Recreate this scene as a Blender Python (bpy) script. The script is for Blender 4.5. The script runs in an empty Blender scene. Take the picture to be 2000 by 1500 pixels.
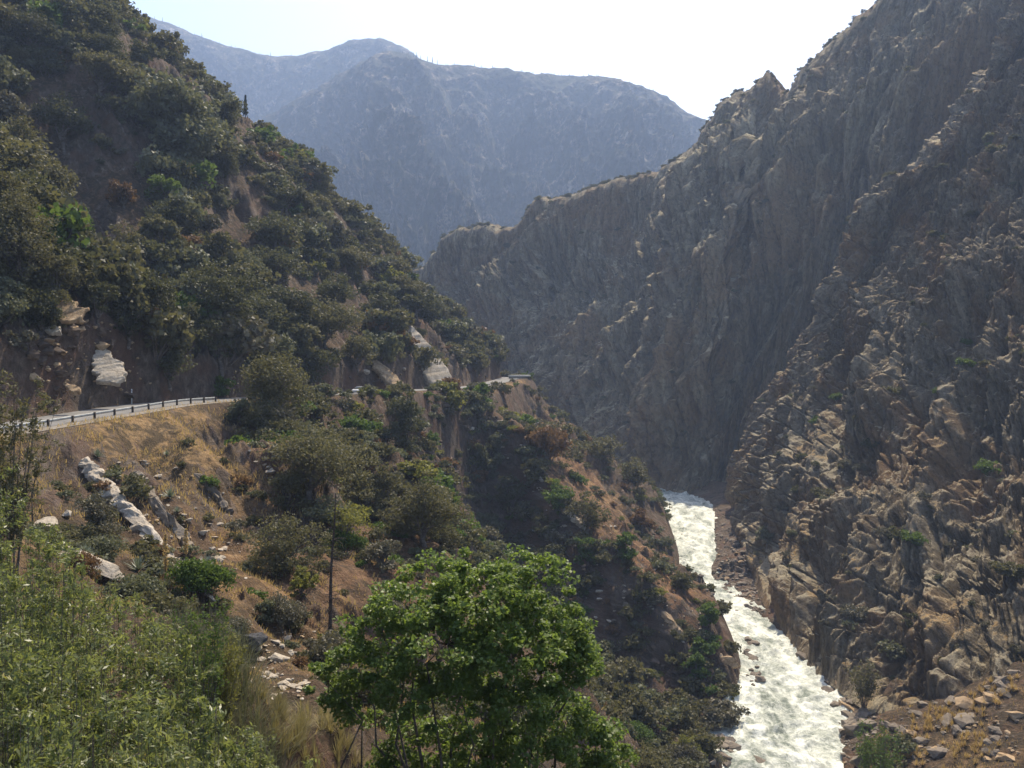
import bpy, math, random
import numpy as np
C = bpy.context.scene
COL = C.collection
random.seed(7)
RNG = np.random.default_rng(11)

# ------------------------------------------------------------------ camera, sky, sun, exposure
F = 1660.0                                   # focal length in photo pixels (2000 wide)
HOR = 735.0                                  # photo row of the horizon
cam = bpy.data.cameras.new('camera'); camo = bpy.data.objects.new('camera', cam); COL.objects.link(camo)
cam.sensor_width = 36.0; cam.lens = 36.0 * F / 2000.0
cam.clip_start = 0.2; cam.clip_end = 12000
camo.location = (0, 0, 0)
camo.rotation_euler = (math.radians(90) - math.atan((750 - HOR) / F), 0, 0)
C.camera = camo

SUN_EL, SUN_AZ = math.radians(54), math.radians(17)      # azimuth measured from +Y towards +X
W = bpy.data.worlds.new('World'); C.world = W; W.use_nodes = True
nt = W.node_tree
for n in list(nt.nodes): nt.nodes.remove(n)
sky = nt.nodes.new('ShaderNodeTexSky'); sky.sky_type = 'NISHITA'; sky.sun_disc = False
sky.sun_elevation = SUN_EL; sky.sun_rotation = SUN_AZ
sky.air_density = 0.9; sky.dust_density = 4.0; sky.ozone_density = 0.8; sky.altitude = 900
bg = nt.nodes.new('ShaderNodeBackground'); bg.inputs['Strength'].default_value = 0.15
out = nt.nodes.new('ShaderNodeOutputWorld')
nt.links.new(sky.outputs[0], bg.inputs[0]); nt.links.new(bg.outputs[0], out.inputs[0])
sl = bpy.data.lights.new('sun', 'SUN'); sl.energy = 4.8; sl.angle = math.radians(0.5); sl.color = (1.0, 0.885, 0.70)
so = bpy.data.objects.new('sun', sl); COL.objects.link(so)
so.rotation_euler = (math.radians(90) - SUN_EL, 0, math.pi - SUN_AZ)
C.view_settings.view_transform = 'Standard'; C.view_settings.look = 'None'
C.view_settings.exposure = .95; C.view_settings.gamma = 1.0; C.view_settings.use_curve_mapping = False
C.cycles.max_bounces = 6; C.cycles.diffuse_bounces = 3; C.cycles.glossy_bounces = 2
C.cycles.transmission_bounces = 3; C.cycles.volume_bounces = 1; C.cycles.transparent_max_bounces = 6

def px(u, v, Y):                              # photo pixel at a given distance -> point in the place
    return ((u - 1000.0) / F * Y, Y, (HOR - v) / F * Y)
def to_px(p):
    return 1000 + p[..., 0] / p[..., 1] * F, HOR - p[..., 2] / p[..., 1] * F

# ------------------------------------------------------------------ noise
def _h(ix, iy, seed):
    n = (ix.astype(np.int64) * 374761393 + iy.astype(np.int64) * 668265263 + seed * 1274126177) & 0xffffffff
    n = ((n ^ (n >> 13)) * 1274126177) & 0xffffffff
    return (n ^ (n >> 16)).astype(np.float64) / 4294967295.0
def noise2(x, y, seed=0):
    ix = np.floor(x); iy = np.floor(y); fx = x - ix; fy = y - iy
    sx = fx * fx * fx * (fx * (fx * 6 - 15) + 10); sy = fy * fy * fy * (fy * (fy * 6 - 15) + 10)
    r = 0
    for dx in (0, 1):
        for dy in (0, 1):
            a = _h(ix + dx, iy + dy, seed) * 6.2831853
            g = np.cos(a) * (fx - dx) + np.sin(a) * (fy - dy)
            r = r + g * (sx if dx else 1 - sx) * (sy if dy else 1 - sy)
    return r * 1.5
def fbm(x, y, octv=4, seed=0, gain=.5, lac=2.03):
    r = 0; a = 1.0
    for o in range(octv):
        r = r + a * noise2(x, y, seed + o * 17); x = x * lac + 13.7; y = y * lac - 7.3; a *= gain
    return r
def ridged(x, y, octv=4, seed=0, gain=.5, lac=2.1):
    r = 0; a = 1.0
    for o in range(octv):
        r = r + a * (1 - 2 * np.abs(noise2(x, y, seed + o * 31))); x = x * lac + 3.1; y = y * lac + 9.2; a *= gain
    return r
def smooth(a, b, x):
    t = np.clip((x - a) / (b - a), 0, 1); return t * t * (3 - 2 * t)

# ------------------------------------------------------------------ object helpers
def tag(o, label=None, cat=None, group=None, kind=None):
    if label: o['label'] = label
    if cat: o['category'] = cat
    if group: o['group'] = group
    if kind: o['kind'] = kind
    return o
def link(o, parent=None):
    COL.objects.link(o)
    if parent is not None: o.parent = parent
    return o
def empty(name, loc, rz=0):
    o = bpy.data.objects.new(name, None); o.location = loc; o.rotation_euler = (0, 0, rz); o.empty_display_size = .3
    return link(o)
def mesh_np(name, V, faces, mats=(), smooth_shade=False, attrs=None, midx=None):
    """V (n,3); faces: (m,k) array or list of such arrays (k = 3 or 4)"""
    if isinstance(faces, np.ndarray): faces = [faces]
    me = bpy.data.meshes.new(name)
    nl = sum(f.size for f in faces); nf = sum(len(f) for f in faces)
    me.vertices.add(len(V)); me.vertices.foreach_set('co', np.ascontiguousarray(V, np.float32).ravel())
    me.loops.add(nl); me.polygons.add(nf)
    me.loops.foreach_set('vertex_index', np.concatenate([f.ravel() for f in faces]).astype(np.int32))
    tot = np.concatenate([np.full(len(f), f.shape[1]) for f in faces]).astype(np.int32)
    st = np.concatenate([[0], np.cumsum(tot)[:-1]]).astype(np.int32)
    me.polygons.foreach_set('loop_start', st)
    try: me.polygons.foreach_set('loop_total', tot)
    except Exception: pass
    if midx is not None: me.polygons.foreach_set('material_index', np.asarray(midx, np.int32))
    if smooth_shade: me.polygons.foreach_set('use_smooth', np.ones(nf, bool))
    for k, a in (attrs or {}).items():
        at = me.attributes.new(k, 'FLOAT', 'POINT'); at.data.foreach_set('value', np.ascontiguousarray(a, np.float32).ravel())
    for m in mats: me.materials.append(m)
    me.update(calc_edges=True); me.validate()
    return me
def obj(name, me, parent=None):
    return link(bpy.data.objects.new(name, me), parent)
def grid_faces(nr, nc, off=0):
    i = np.arange(nr - 1)[:, None] * nc + np.arange(nc - 1)[None, :] + off
    return np.stack([i, i + 1, i + nc + 1, i + nc], -1).reshape(-1, 4)
def grid_mesh(name, P, mats, attrs=None, smooth_shade=True, flip=False):
    nr, nc = P.shape[:2]; f = grid_faces(nr, nc)
    if flip: f = f[:, ::-1]
    return mesh_np(name, P.reshape(-1, 3), f, mats, smooth_shade, attrs)

# ------------------------------------------------------------------ node materials
class NT:
    def __init__(s, name):
        s.m = bpy.data.materials.new(name); s.m.use_nodes = True; s.t = s.m.node_tree
        for n in list(s.t.nodes): s.t.nodes.remove(n)
        s.out = s.t.nodes.new('ShaderNodeOutputMaterial')
    def n(s, typ, **kw):
        nd = s.t.nodes.new(typ)
        for k, v in kw.items(): setattr(nd, k, v)
        return nd
    def l(s, a, b): s.t.links.new(a, b)
    def val(s, sock, v):
        if hasattr(v, 'links') or isinstance(v, bpy.types.NodeSocket): s.l(v, sock)
        else: sock.default_value = v
    def math(s, op, a, b=None, clamp=False):
        nd = s.n('ShaderNodeMath', operation=op, use_clamp=clamp); s.val(nd.inputs[0], a)
        if b is not None: s.val(nd.inputs[1], b)
        return nd.outputs[0]
    def mix(s, f, a, b, blend='MIX'):
        nd = s.n('ShaderNodeMix', data_type='RGBA', blend_type=blend, clamp_factor=True)
        s.val(nd.inputs[0], f); s.val(nd.inputs[6], a if not isinstance(a, tuple) else (*a, 1)); s.val(nd.inputs[7], b if not isinstance(b, tuple) else (*b, 1))
        return nd.outputs[2]
    def ramp(s, f, stops):
        nd = s.n('ShaderNodeValToRGB'); s.val(nd.inputs[0], f); e = nd.color_ramp.elements
        while len(e) > len(stops): e.remove(e[-1])
        while len(e) < len(stops): e.new(0.5)
        for i, (p, c) in enumerate(stops):
            e[i].position = p; e[i].color = (*c, 1) if isinstance(c, tuple) else (c, c, c, 1)
        return nd.outputs[0]
    def noise(s, vec, scale, detail=4, rough=.6, dist=0):
        nd = s.n('ShaderNodeTexNoise'); s.val(nd.inputs['Scale'], scale); nd.inputs['Detail'].default_value = detail
        nd.inputs['Roughness'].default_value = rough; nd.inputs['Distortion'].default_value = dist
        if vec is not None: s.l(vec, nd.inputs['Vector'])
        return nd.outputs['Fac']
    def mapping(s, vec, scale=(1, 1, 1), rot=(0, 0, 0)):
        nd = s.n('ShaderNodeMapping'); s.l(vec, nd.inputs[0]); nd.inputs['Scale'].default_value = scale; nd.inputs['Rotation'].default_value = rot
        return nd.outputs[0]
    def attr(s, name):
        return s.n('ShaderNodeAttribute', attribute_name=name).outputs['Fac']
    def coord(s): return s.n('ShaderNodeTexCoord').outputs['Object']
    def pos(s): return s.n('ShaderNodeNewGeometry').outputs['Position']
    def bsdf(s, col, rough=.9, spec=.2, bump=None, strength=.5, dist=.3):
        b = s.n('ShaderNodeBsdfPrincipled'); s.val(b.inputs['Base Color'], (*col, 1) if isinstance(col, tuple) else col)
        s.val(b.inputs['Roughness'], rough); b.inputs['Specular IOR Level'].default_value = spec
        if bump is not None:
            bn = s.n('ShaderNodeBump'); bn.inputs['Strength'].default_value = strength; bn.inputs['Distance'].default_value = dist
            s.l(bump, bn.inputs['Height']); s.l(bn.outputs[0], b.inputs['Normal'])
        s.l(b.outputs[0], s.out.inputs[0]); return b

def mat_hillside():
    k = NT('hillside ground'); p = k.pos()
    along = k.mapping(p, (1, 1, 1), (0, 0, math.radians(52)))
    st = k.mapping(along, (.06, .5, .33))
    n1 = k.noise(p, .12, 6, .65); n2 = k.noise(p, 1.3, 6, .7); n3 = k.noise(st, 1.6, 6, .7, .6); nf = k.noise(p, 6.0, 5, .7)
    soil = k.ramp(n2, [(.28, (.045, .030, .021)), (.5, (.115, .073, .047)), (.75, (.215, .145, .092))])
    grass = k.ramp(n2, [(.25, (.16, .095, .045)), (.5, (.33, .21, .10)), (.8, (.48, .34, .18))])
    rock = k.ramp(n3, [(.25, (.035, .028, .024)), (.45, (.095, .072, .056)), (.6, (.17, .13, .10)), (.72, (.30, .25, .20)), (.85, (.45, .40, .34))])
    rock = k.mix(k.ramp(n1, [(.45, 0.), (.62, .65)]), rock, (.14, .07, .045), 'MIX')
    g = k.math('ADD', k.attr('grass'), k.math('MULTIPLY', k.math('SUBTRACT', n1, .5), 1.4))
    c = k.mix(k.ramp(g, [(.35, 0.), (.65, 1.)]), soil, grass)
    c = k.mix(k.ramp(k.noise(p, .45, 6, .7, .8), [(.46, .8), (.56, 0.)]), c, (.050, .040, .027))
    c = k.mix(k.math('MULTIPLY', k.attr('rust'), k.ramp(k.noise(p, .35, 6, .7, .6), [(.40, 0.), (.52, 1.)])), c, k.ramp(n2, [(.3, (.17, .085, .045)), (.55, (.34, .19, .105)), (.8, (.46, .30, .18))]))
    r = k.math('ADD', k.attr('rock'), k.math('ADD', k.math('MULTIPLY', k.math('SUBTRACT', n3, .5), 1.3), k.math('MULTIPLY', k.math('SUBTRACT', n2, .5), .8)))
    c = k.mix(k.ramp(r, [(.42, 0.), (.58, 1.)]), c, rock)
    c = k.mix(k.ramp(nf, [(.35, .5), (.6, 0.)]), c, (.05, .04, .02))
    h = k.math('ADD', n3, k.math('ADD', k.math('MULTIPLY', n2, .6), k.math('MULTIPLY', nf, .35)))
    k.bsdf(c, .95, .1, h, .9, .9); return k.m

def mat_cliff(name, tint=(1, 1, 1), scale=1.0, rust=.5, grassy=.3):
    k = NT(name); p = k.pos()
    a = k.n('ShaderNodeCombineXYZ'); k.l(k.attr('along'), a.inputs[0]); k.l(k.attr('up'), a.inputs[1]); q = a.outputs[0]
    st = k.mapping(q, (.35 * scale, .045 * scale, 1), (0, 0, 0))
    st2 = k.mapping(q, (1.3 * scale, .16 * scale, 1), (0, 0, 0))
    n1 = k.noise(q, .035 * scale, 5, .6, .5); n2 = k.noise(st, 1.0, 7, .7, .8); n3 = k.noise(st2, 1.0, 6, .7, .5); nf = k.noise(p, .9 * scale, 7, .72)
    f = k.math('ADD', k.math('MULTIPLY', n2, .55), k.math('MULTIPLY', n3, .45))
    c = k.ramp(f, [(.32, (.035, .028, .022)), (.43, (.115, .094, .074)), (.52, (.205, .175, .145)), (.61, (.34, .30, .255)), (.72, (.50, .455, .40))])
    c = k.mix(k.ramp(n1, [(.48, 0.), (.62, rust)]), c, (.22, .125, .062))
    c = k.mix(k.ramp(nf, [(.33, .75), (.52, 0.)]), c, (.05, .045, .038))
    g = k.math('ADD', k.attr('ledge'), k.math('MULTIPLY', k.math('SUBTRACT', nf, .5), 1.6))
    c = k.mix(k.ramp(g, [(.5, 0.), (.72, .75)]), c, (.37, .335, .285))
    gr = k.math('MULTIPLY', k.ramp(g, [(.6, 0.), (.8, grassy)]), k.ramp(k.noise(q, .06 * scale, 3, .5), [(.52, 0.), (.6, 1.)]))
    c = k.mix(gr, c, (.30, .20, .10))
    c = k.mix(1.0, c, tint, 'MULTIPLY')
    h = k.math('ADD', k.math('MULTIPLY', n3, .8), k.math('ADD', n2, k.math('MULTIPLY', nf, .8)))
    k.bsdf(c, .92, .12, h, 1.0, 1.6 / scale); return k.m

def mat_far():
    k = NT('far mountain ground'); p = k.pos()
    n1 = k.noise(p, .006, 6, .6); n2 = k.noise(p, .035, 7, .7); n3 = k.noise(p, .12, 4, .7)
    wv = k.noise(k.mapping(p, (.02, .004, .004)), 1.0, 5, .65, 1.0)
    c = k.ramp(k.math('ADD', k.math('MULTIPLY', n2, .65), k.math('MULTIPLY', wv, .35)), [(.3, (.022, .03, .018)), (.48, (.05, .052, .032)), (.55, (.15, .12, .08)), (.63, (.42, .34, .25))])
    c = k.mix(k.ramp(n1, [(.38, .65), (.52, 0.)]), c, (.045, .055, .03))
    c = k.mix(k.ramp(n3, [(.40, .7), (.55, 0.)]), c, (.02, .028, .015))
    k.bsdf(c, .95, .05, k.math('ADD', n2, k.math('MULTIPLY', n3, .5)), 1.0, 14.0); return k.m

def mat_water():
    k = NT('white water'); p = k.pos()
    fl = k.mapping(p, (.17, .07, .17))
    n1 = k.noise(fl, 1.0, 6, .65, 1.2); n2 = k.noise(p, .9, 6, .7, .8); n3 = k.noise(p, 3.5, 4, .7)
    f = k.math('ADD', k.math('MULTIPLY', n1, .62), k.math('ADD', k.math('MULTIPLY', n2, .32), k.math('MULTIPLY', n3, .14)))
    foam = k.ramp(f, [(.44, 0.), (.53, .5), (.60, 1.)])
    c = k.mix(foam, (.12, .145, .11), (.66, .66, .57))
    k.bsdf(c, k.mix(foam, (.3, .3, .3), (.9, .9, .9)), .25, f, 1.0, .9); return k.m

def mat_asphalt():
    k = NT('asphalt'); p = k.pos(); n = k.noise(p, .5, 5, .6); n2 = k.noise(p, 20, 3, .6)
    c = k.ramp(n, [(.3, (.085, .082, .078)), (.7, (.16, .152, .145))]); c = k.mix(k.math('MULTIPLY', n2, .3), c, (.3, .29, .28))
    k.bsdf(c, .85, .3, n2, .2, .02); return k.m

def mat_plain(name, col, rough=.7, spec=.3, var=.25, scale=4., metal=0.):
    k = NT(name); p = k.coord(); n = k.noise(p, scale, 4, .6)
    c = k.mix(k.ramp(n, [(.3, 0.), (.7, 1.)]), tuple(x * (1 - var) for x in col), tuple(min(1, x * (1 + var)) for x in col))
    b = k.bsdf(c, rough, spec, n, .2, .02); b.inputs['Metallic'].default_value = metal; return k.m

def mat_stone(name, cols, scale=.6, strat=True):
    k = NT(name); p = k.coord(); st = k.mapping(p, (.35, 1.0, 2.2) if strat else (1, 1, 1), (.2, .3, .1))
    n = k.noise(st, scale, 6, .7, .6); n2 = k.noise(p, scale * 6, 5, .7)
    c = k.ramp(n, [(.3, cols[0]), (.5, cols[1]), (.72, cols[2])])
    c = k.mix(k.ramp(n2, [(.35, .5), (.55, 0.)]), c, tuple(x * .45 for x in cols[0]))
    k.bsdf(c, .9, .15, k.math('ADD', n, k.math('MULTIPLY', n2, .4)), .8, .25); return k.m

def mat_leaf(name, a, b, trans=.35, rough=.6, spec=.12, extra=None, vscale=1.2):
    """leaf blades: two leaf colours mixed by plant and by spray; a share of the light passes through"""
    k = NT(name); rnd = k.n('ShaderNodeObjectInfo').outputs['Random']; p = k.coord()
    n = k.noise(p, vscale, 3, .6)
    f = k.math('ADD', k.math('MULTIPLY', rnd, .55), k.math('SUBTRACT', k.math('MULTIPLY', n, 1.3), .4), True)
    c = k.mix(f, a, b)
    if extra: c = k.mix(k.ramp(k.noise(p, vscale * 2.7, 2, .5), [(.62, 0.), (.72, extra[1])]), c, extra[0])
    d = k.n('ShaderNodeBsdfPrincipled'); k.l(c, d.inputs['Base Color']); d.inputs['Roughness'].default_value = rough; d.inputs['Specular IOR Level'].default_value = spec
    t = k.n('ShaderNodeBsdfTranslucent'); tc = k.mix(.5, c, (min(1, b[0] * 1.6), min(1, b[1] * 1.65), b[2] * .7)); k.l(tc, t.inputs[0])
    mx = k.n('ShaderNodeMixShader'); mx.inputs[0].default_value = trans
    k.l(d.outputs[0], mx.inputs[1]); k.l(t.outputs[0], mx.inputs[2]); k.l(mx.outputs[0], k.out.inputs[0]); return k.m

M = dict(
    hill=mat_hillside(), water=mat_water(), asphalt=mat_asphalt(), far=mat_far(),
    cliff=mat_cliff('near cliff rock', (1.06, 1.0, .80), 1.0, .6, .85), cliff_far=mat_cliff('far cliff rock', (1.34, 1.28, .96), .55, .5, .3),
)

# ------------------------------------------------------------------ terrain height field (left hillside, gully, banks)
ROAD = np.array([(-70, 40, -7.2), (-64, 58, -6.9), (-58, 75, -6.5), (-54, 90, -5.5), (-51.5, 105, -4.6), (-50, 120, -3.95), (-47, 140, -3.85), (-43, 162, -3.8), (-35, 190, -3.8),
                 (-24, 230, -3.6), (-12, 280, -3.3), (-5.5, 318, -2.0), (-1, 338, -0.8), (0, 352, -0.6), (-4, 366, -.4), (-24, 380, 0), (-60, 395, 1)], float)
RIV = np.array([(20, 20, -64), (26, 60, -63), (33, 95, -62), (41.6, 130, -60), (48, 150, -60), (55.5, 176, -59.8), (55.8, 205, -59.2), (53.6, 245, -58.4), (60, 275, -57.8), (66, 310, -57), (73, 350, -56.2), (76, 385, -55.6), (60, 430, -55), (20, 470, -54), (-40, 520, -53)], float)
RW = np.array([8, 8, 8.4, 8.9, 8.9, 7.8, 5.8, 4.4, 5.8, 7.4, 10, 10, 9, 9, 9], float)     # half widths
def catmull(P, n):
    P = np.asarray(P, float); m = len(P); t = np.linspace(0, m - 1, n); i = np.clip(t.astype(int), 0, m - 2); f = (t - i)[:, None]
    p0 = P[np.clip(i - 1, 0, m - 1)]; p1 = P[i]; p2 = P[i + 1]; p3 = P[np.clip(i + 2, 0, m - 1)]
    return .5 * ((2 * p1) + (-p0 + p2) * f + (2 * p0 - 5 * p1 + 4 * p2 - p3) * f ** 2 + (-p0 + 3 * p1 - 3 * p2 + p3) * f ** 3)
ROADC = catmull(ROAD, 150)
RIVC = catmull(np.c_[RIV, RW], 140)
def near_line(X, Y, L):
    """distance, signed side (+ = left of travel) and index-interpolated columns of the closest point of polyline L"""
    sh = X.shape; x = X.ravel(); y = Y.ravel(); D = np.full(x.shape, 1e9); S = np.zeros_like(x); V = np.zeros((len(x), L.shape[1]))
    for a, b in zip(L[:-1], L[1:]):
        d = b[:2] - a[:2]; l2 = (d ** 2).sum()
        t = np.clip(((x - a[0]) * d[0] + (y - a[1]) * d[1]) / l2, 0, 1)
        qx = x - a[0] - t * d[0]; qy = y - a[1] - t * d[1]; dd = np.hypot(qx, qy); k = dd < D
        D[k] = dd[k]; S[k] = np.sign(d[0] * qy - d[1] * qx)[k]; V[k] = a + t[k, None] * (b - a)
    return D.reshape(sh), S.reshape(sh), V.reshape(sh + (L.shape[1],))

CP = []
for x, y, z in [(0, 0, -1.7), (-10, 0, -2.5), (10, 0, -4), (0, -20, 0), (-25, -10, -1), (25, -10, -12), (-4, 5, -3.6), (2, 5, -4.2), (-8, 8, -5.0), (-4, 10, -6.2), (2, 10, -7), (8, 10, -9), (-14, 16, -6.8), (-3, 18, -9.8), (8, 22, -15),
                (-2, 30, -15.5), (6, 30, -19), (-10, 30, -13), (-18, 33, -10.5), (-28, 30, -8), (-42, 40, -8), (-60, 30, -5), (-10, 45, -17.5), (0, 45, -22), (10, 45, -28), (-22, 48, -13.5), (-32, 55, -11),
                (20, 40, -44), (15, 70, -44), (3, 65, -30), (6, 90, -37), (12, 105, -44), (18, 118, -54), (22, 95, -56),
                (-75, 60, 2), (-80, 90, 12), (-100, 60, 20), (-120, 20, 20), (-130, 100, 52), (-150, 160, 95), (-175, 220, 140), (-190, 120, 110), (-160, 40, 60), (-200, 260, 160), (-170, 300, 135), (-150, 380, 100),
                (-130, 360, 85), (-90, 375, 45), (-50, 405, 0), (-15, 400, -25), (30, 395, -50), (-100, 450, 20), (-50, 480, -30), (10, 440, -54), (-160, 480, 60), (-220, 400, 120),
                (40, 420, -55), (78, 420, -50), (90, 350, -54), (80, 280, -56), (74, 240, -57), (72, 205, -57), (72, 180, -57), (80, 150, -54), 
                (48, 115, -50), (54, 100, -40), (60, 100, -34), (68, 133, -50), (80, 112, -32), (95, 90, -20), (55, 80, -38), (50, 50, -40), (80, 40, -10), (110, 130, -20), (110, 180, -40), (120, 260, -40)]:
    CP.append((x, y, z))
for u, v, Y in [(500, 1400, 28), (560, 1330, 45), (620, 1280, 60), (450, 1200, 60), (350, 1130, 68), (150, 1080, 65), (80, 1050, 62), (60, 920, 85), (250, 1000, 79), (300, 890, 96), (430, 830, 123), (400, 1000, 88),
                (560, 975, 115), (440, 910, 104), (700, 900, 140), (800, 1000, 130), (700, 1080, 95), (780, 1120, 85), (880, 1085, 108), (800, 850, 192), (600, 850, 145), (650, 1000, 105),
                (1000, 825, 268), (1130, 880, 300), (1250, 980, 290), (1200, 900, 325), (1266, 968, 335), (1262, 1100, 222), (1345, 1160, 215), (1150, 1000, 235),
                (900, 780, 258), (1000, 865, 235), (1050, 950, 222), (1100, 1030, 208), (1190, 1130, 188), (1300, 1200, 176), (1420, 1290, 170),
                (950, 960, 232), (1000, 1040, 222), (1050, 1110, 207), (1100, 1170, 194), (1200, 1260, 176), (1300, 1335, 164), (900, 1000, 195), (850, 900, 202), (950, 1090, 183), (1000, 1150, 176), (1100, 1260, 162), (1200, 1380, 150), (860, 1080, 118), (950, 1200, 100),
                (100, 610, 112), (0, 470, 118), (200, 600, 128), (300, 580, 163), (150, 300, 195), (400, 300, 230), (600, 450, 252), (800, 600, 290), (30, 30, 215), (450, 550, 190), (600, 650, 205), (750, 680, 240),
                (186, 10, 280), (318, 122, 290), (452, 240, 300), (634, 390, 318), (810, 552, 328), (912, 672, 334), (546, 306, 305), (722, 466, 322), (870, 700, 300),
                (120, 420, 165), (220, 560, 150), (-200, 500, 110), (-200, 200, 180), (-200, -100, 240)]:
    CP.append(px(u, v, Y))
for p in ROAD[::1]: CP.append(tuple(p))
CP = np.array(CP)
def _phi(r2): return .5 * r2 * np.log(np.maximum(r2, 1e-9))
_d2 = ((CP[:, None, :2] - CP[None, :, :2]) ** 2).sum(-1)
_n = len(CP); _A = np.zeros((_n + 3, _n + 3)); _A[:_n, :_n] = _phi(_d2 / 1e4) + np.eye(_n) * 2e-4
_A[:_n, _n] = 1; _A[:_n, _n + 1:] = CP[:, :2] / 100; _A[_n:, :_n] = _A[:_n, _n:].T
_w = np.linalg.solve(_A, np.r_[CP[:, 2], 0, 0, 0])
def tps(X, Y):
    x = X.ravel(); y = Y.ravel(); o = np.empty_like(x)
    for i in range(0, len(x), 60000):
        s = slice(i, i + 60000)
        r2 = ((x[s, None] - CP[None, :, 0]) ** 2 + (y[s, None] - CP[None, :, 1]) ** 2) / 1e4
        o[s] = _phi(r2) @ _w[:_n] + _w[_n] + (x[s] * _w[_n + 1] + y[s] * _w[_n + 2]) / 100
    return o.reshape(X.shape)
CA, SA = math.cos(math.radians(-52)), math.sin(math.radians(-52))       # the ribs run down towards the river
def _xy(*pts): return np.array([[(u - 1000) / F * Y, Y, 0.0] for u, Y in pts])
# sharp rock ribs and ravines: crest line, height, width on the near and on the far side
RIBS = [(_xy((450, 135), (530, 125), (590, 112), (630, 100))[::-1], 4.5, 4.0, 13), (_xy((930, 250), (1000, 235), (1050, 222), (1100, 208), (1190, 188), (1300, 176), (1400, 169))[::-1], 4.0, 6, 16), (_xy((262, 90), (300, 86), (345, 82), (380, 79))[::-1], 2.2, 2.2, 6),
        (_xy((165, 88), (250, 79), (325, 73))[::-1], 1.0, 1.5, 4), (_xy((640, 178), (700, 165), (760, 150), (800, 138))[::-1], 4.0, 6, 14), (_xy((300, 110), (360, 103), (420, 96))[::-1], 1.8, 2.5, 7), (_xy((-20, 245), (80, 205), (160, 175), (230, 150)), -9.0, 14, 14), (_xy((330, 245), (450, 215), (560, 200)), -4.0, 11, 11),
        (_xy((550, 290), (680, 262), (760, 245)), -4.0, 10, 10), (_xy((700, 255), (800, 235), (850, 228))[::-1], 3.5, 5, 12), (_xy((1150, 268), (1220, 250), (1300, 225))[::-1], 3.5, 5, 14)]
def height(X, Y, detail=True):
    z = tps(X, Y)
    D, S, V = near_line(X, Y, ROADC); up = S > 0
    dn, _, rv = near_line(X, Y, RIVC)
    al = X * CA + Y * SA; pe = -X * SA + Y * CA
    dist = np.hypot(X, Y)
    amp = smooth(6, 40, dist) * smooth(4.5, 16, D) * smooth(-2, 18, dn - rv[..., 3])
    amp_r = smooth(4.5, 10, D)
    wob = 6 * noise2(X / 30, Y / 30, 5)
    rib = ridged((pe + wob) / 17, al / 70, 3, 3)
    z = z + amp * (1.5 * (rib - .6) + 1.6 * fbm(X / 26, Y / 26, 2, 9))
    for L_, A_m, ws, wg in RIBS:
        dl, sd, _ = near_line(X, Y, L_); wdt = np.where(sd < 0, ws, wg); z = z + A_m * (1 - smooth(0, 1, dl / wdt)) * amp_r
    if detail:
        rk = smooth(-.05, .3, fbm(X / 22 + 4, Y / 22, 3, 41))
        small = smooth(3, 12, dist) * smooth(4.3, 7, D)
        fine = ridged((pe + .5 * wob) / 4.2, al / 14, 4, 77, .55)
        crag = ridged((pe + wob) / 9, al / 26, 4, 78, .6)
        z = z + small * smooth(25, 70, dist) * (rk * (1.2 * (fine - .7) + 2.6 * smooth(75, 140, dist) * (crag - .8)) + .35 * fbm(X / 3.0, Y / 3.0, 4, 55)) + small * (1 - smooth(25, 70, dist)) * .35 * fbm(X / 3.0, Y / 3.0, 4, 55)
        z = z + np.where(up, 1, 0) * smooth(4.6, 6.5, D) * (1 - smooth(9, 16, D)) * (1.5 * (ridged(X / 5 + Y / 9, Y / 14, 4, 79, .6) - .8))
    # road bench
    cut = smooth(np.where(up, 4.3, 6.6), np.where(up, 6.0, 14), D)
    extra = np.where(up, np.where(Y > 165, 1.8, 3.2) * smooth(4.5, 6.5, D) * (1 - smooth(7, 20, D)), 0)
    z = V[..., 2] - .06 + (z + extra - V[..., 2] + .06) * cut
    # river bed
    e = dn - rv[..., 3]; rgt = X > rv[..., 0]
    z = np.where(e > 0, np.minimum(z, rv[..., 2] + .35 + np.where(rgt, .55, 2.4) * e + .5 * fbm(X / 2.5, Y / 2.5, 3, 58)), z)
    z = np.where(e < 0, np.minimum(z, rv[..., 2] - 1.6), np.maximum(z, rv[..., 2] - .4 + .12 * np.minimum(e, 6)))
    z = z * 1.0
    return z
nth, nr = 1000, 1250
th = np.radians(np.linspace(-52, 44, nth)); rr = np.exp(np.linspace(math.log(2.0), math.log(560.0), nr))
T_, R_ = np.meshgrid(th, rr); GX = R_ * np.sin(T_); GY = R_ * np.cos(T_)
GZ = height(GX, GY)
gx = np.gradient(GZ, axis=1) / np.maximum(np.hypot(np.gradient(GX, axis=1), np.gradient(GY, axis=1)), 1e-6)
gy = np.gradient(GZ, axis=0) / np.maximum(np.hypot(np.gradient(GX, axis=0), np.gradient(GY, axis=0)), 1e-6)
slope = np.hypot(gx, gy)
uu, vv = to_px(np.stack([GX, GY, GZ], -1))
dry = np.exp(-(((GX + 42) / 17) ** 2 + ((GY - 98) / 24) ** 2)) + .8 * np.exp(-(((GX - 2) / 25) ** 2 + ((GY - 300) / 45) ** 2)) + .5 * np.exp(-(((GX + 20) / 16) ** 2 + ((GY - 60) / 20) ** 2)) + .55 * np.exp(-(((GX - 34) / 13) ** 2 + ((GY - 195) / 40) ** 2)) + .7 * np.exp(-(((GX - 22) / 20) ** 2 + ((GY - 265) / 45) ** 2)) + .6 * np.exp(-(((GX - 58) / 14) ** 2 + ((GY - 100) / 22) ** 2))
grass_a = np.clip(.15 + .65 * dry, 0, 1)
dR, _, _ = near_line(GX, GY, RIVC)
Dr_, Sr_, _ = near_line(GX, GY, ROADC[::3])
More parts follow.
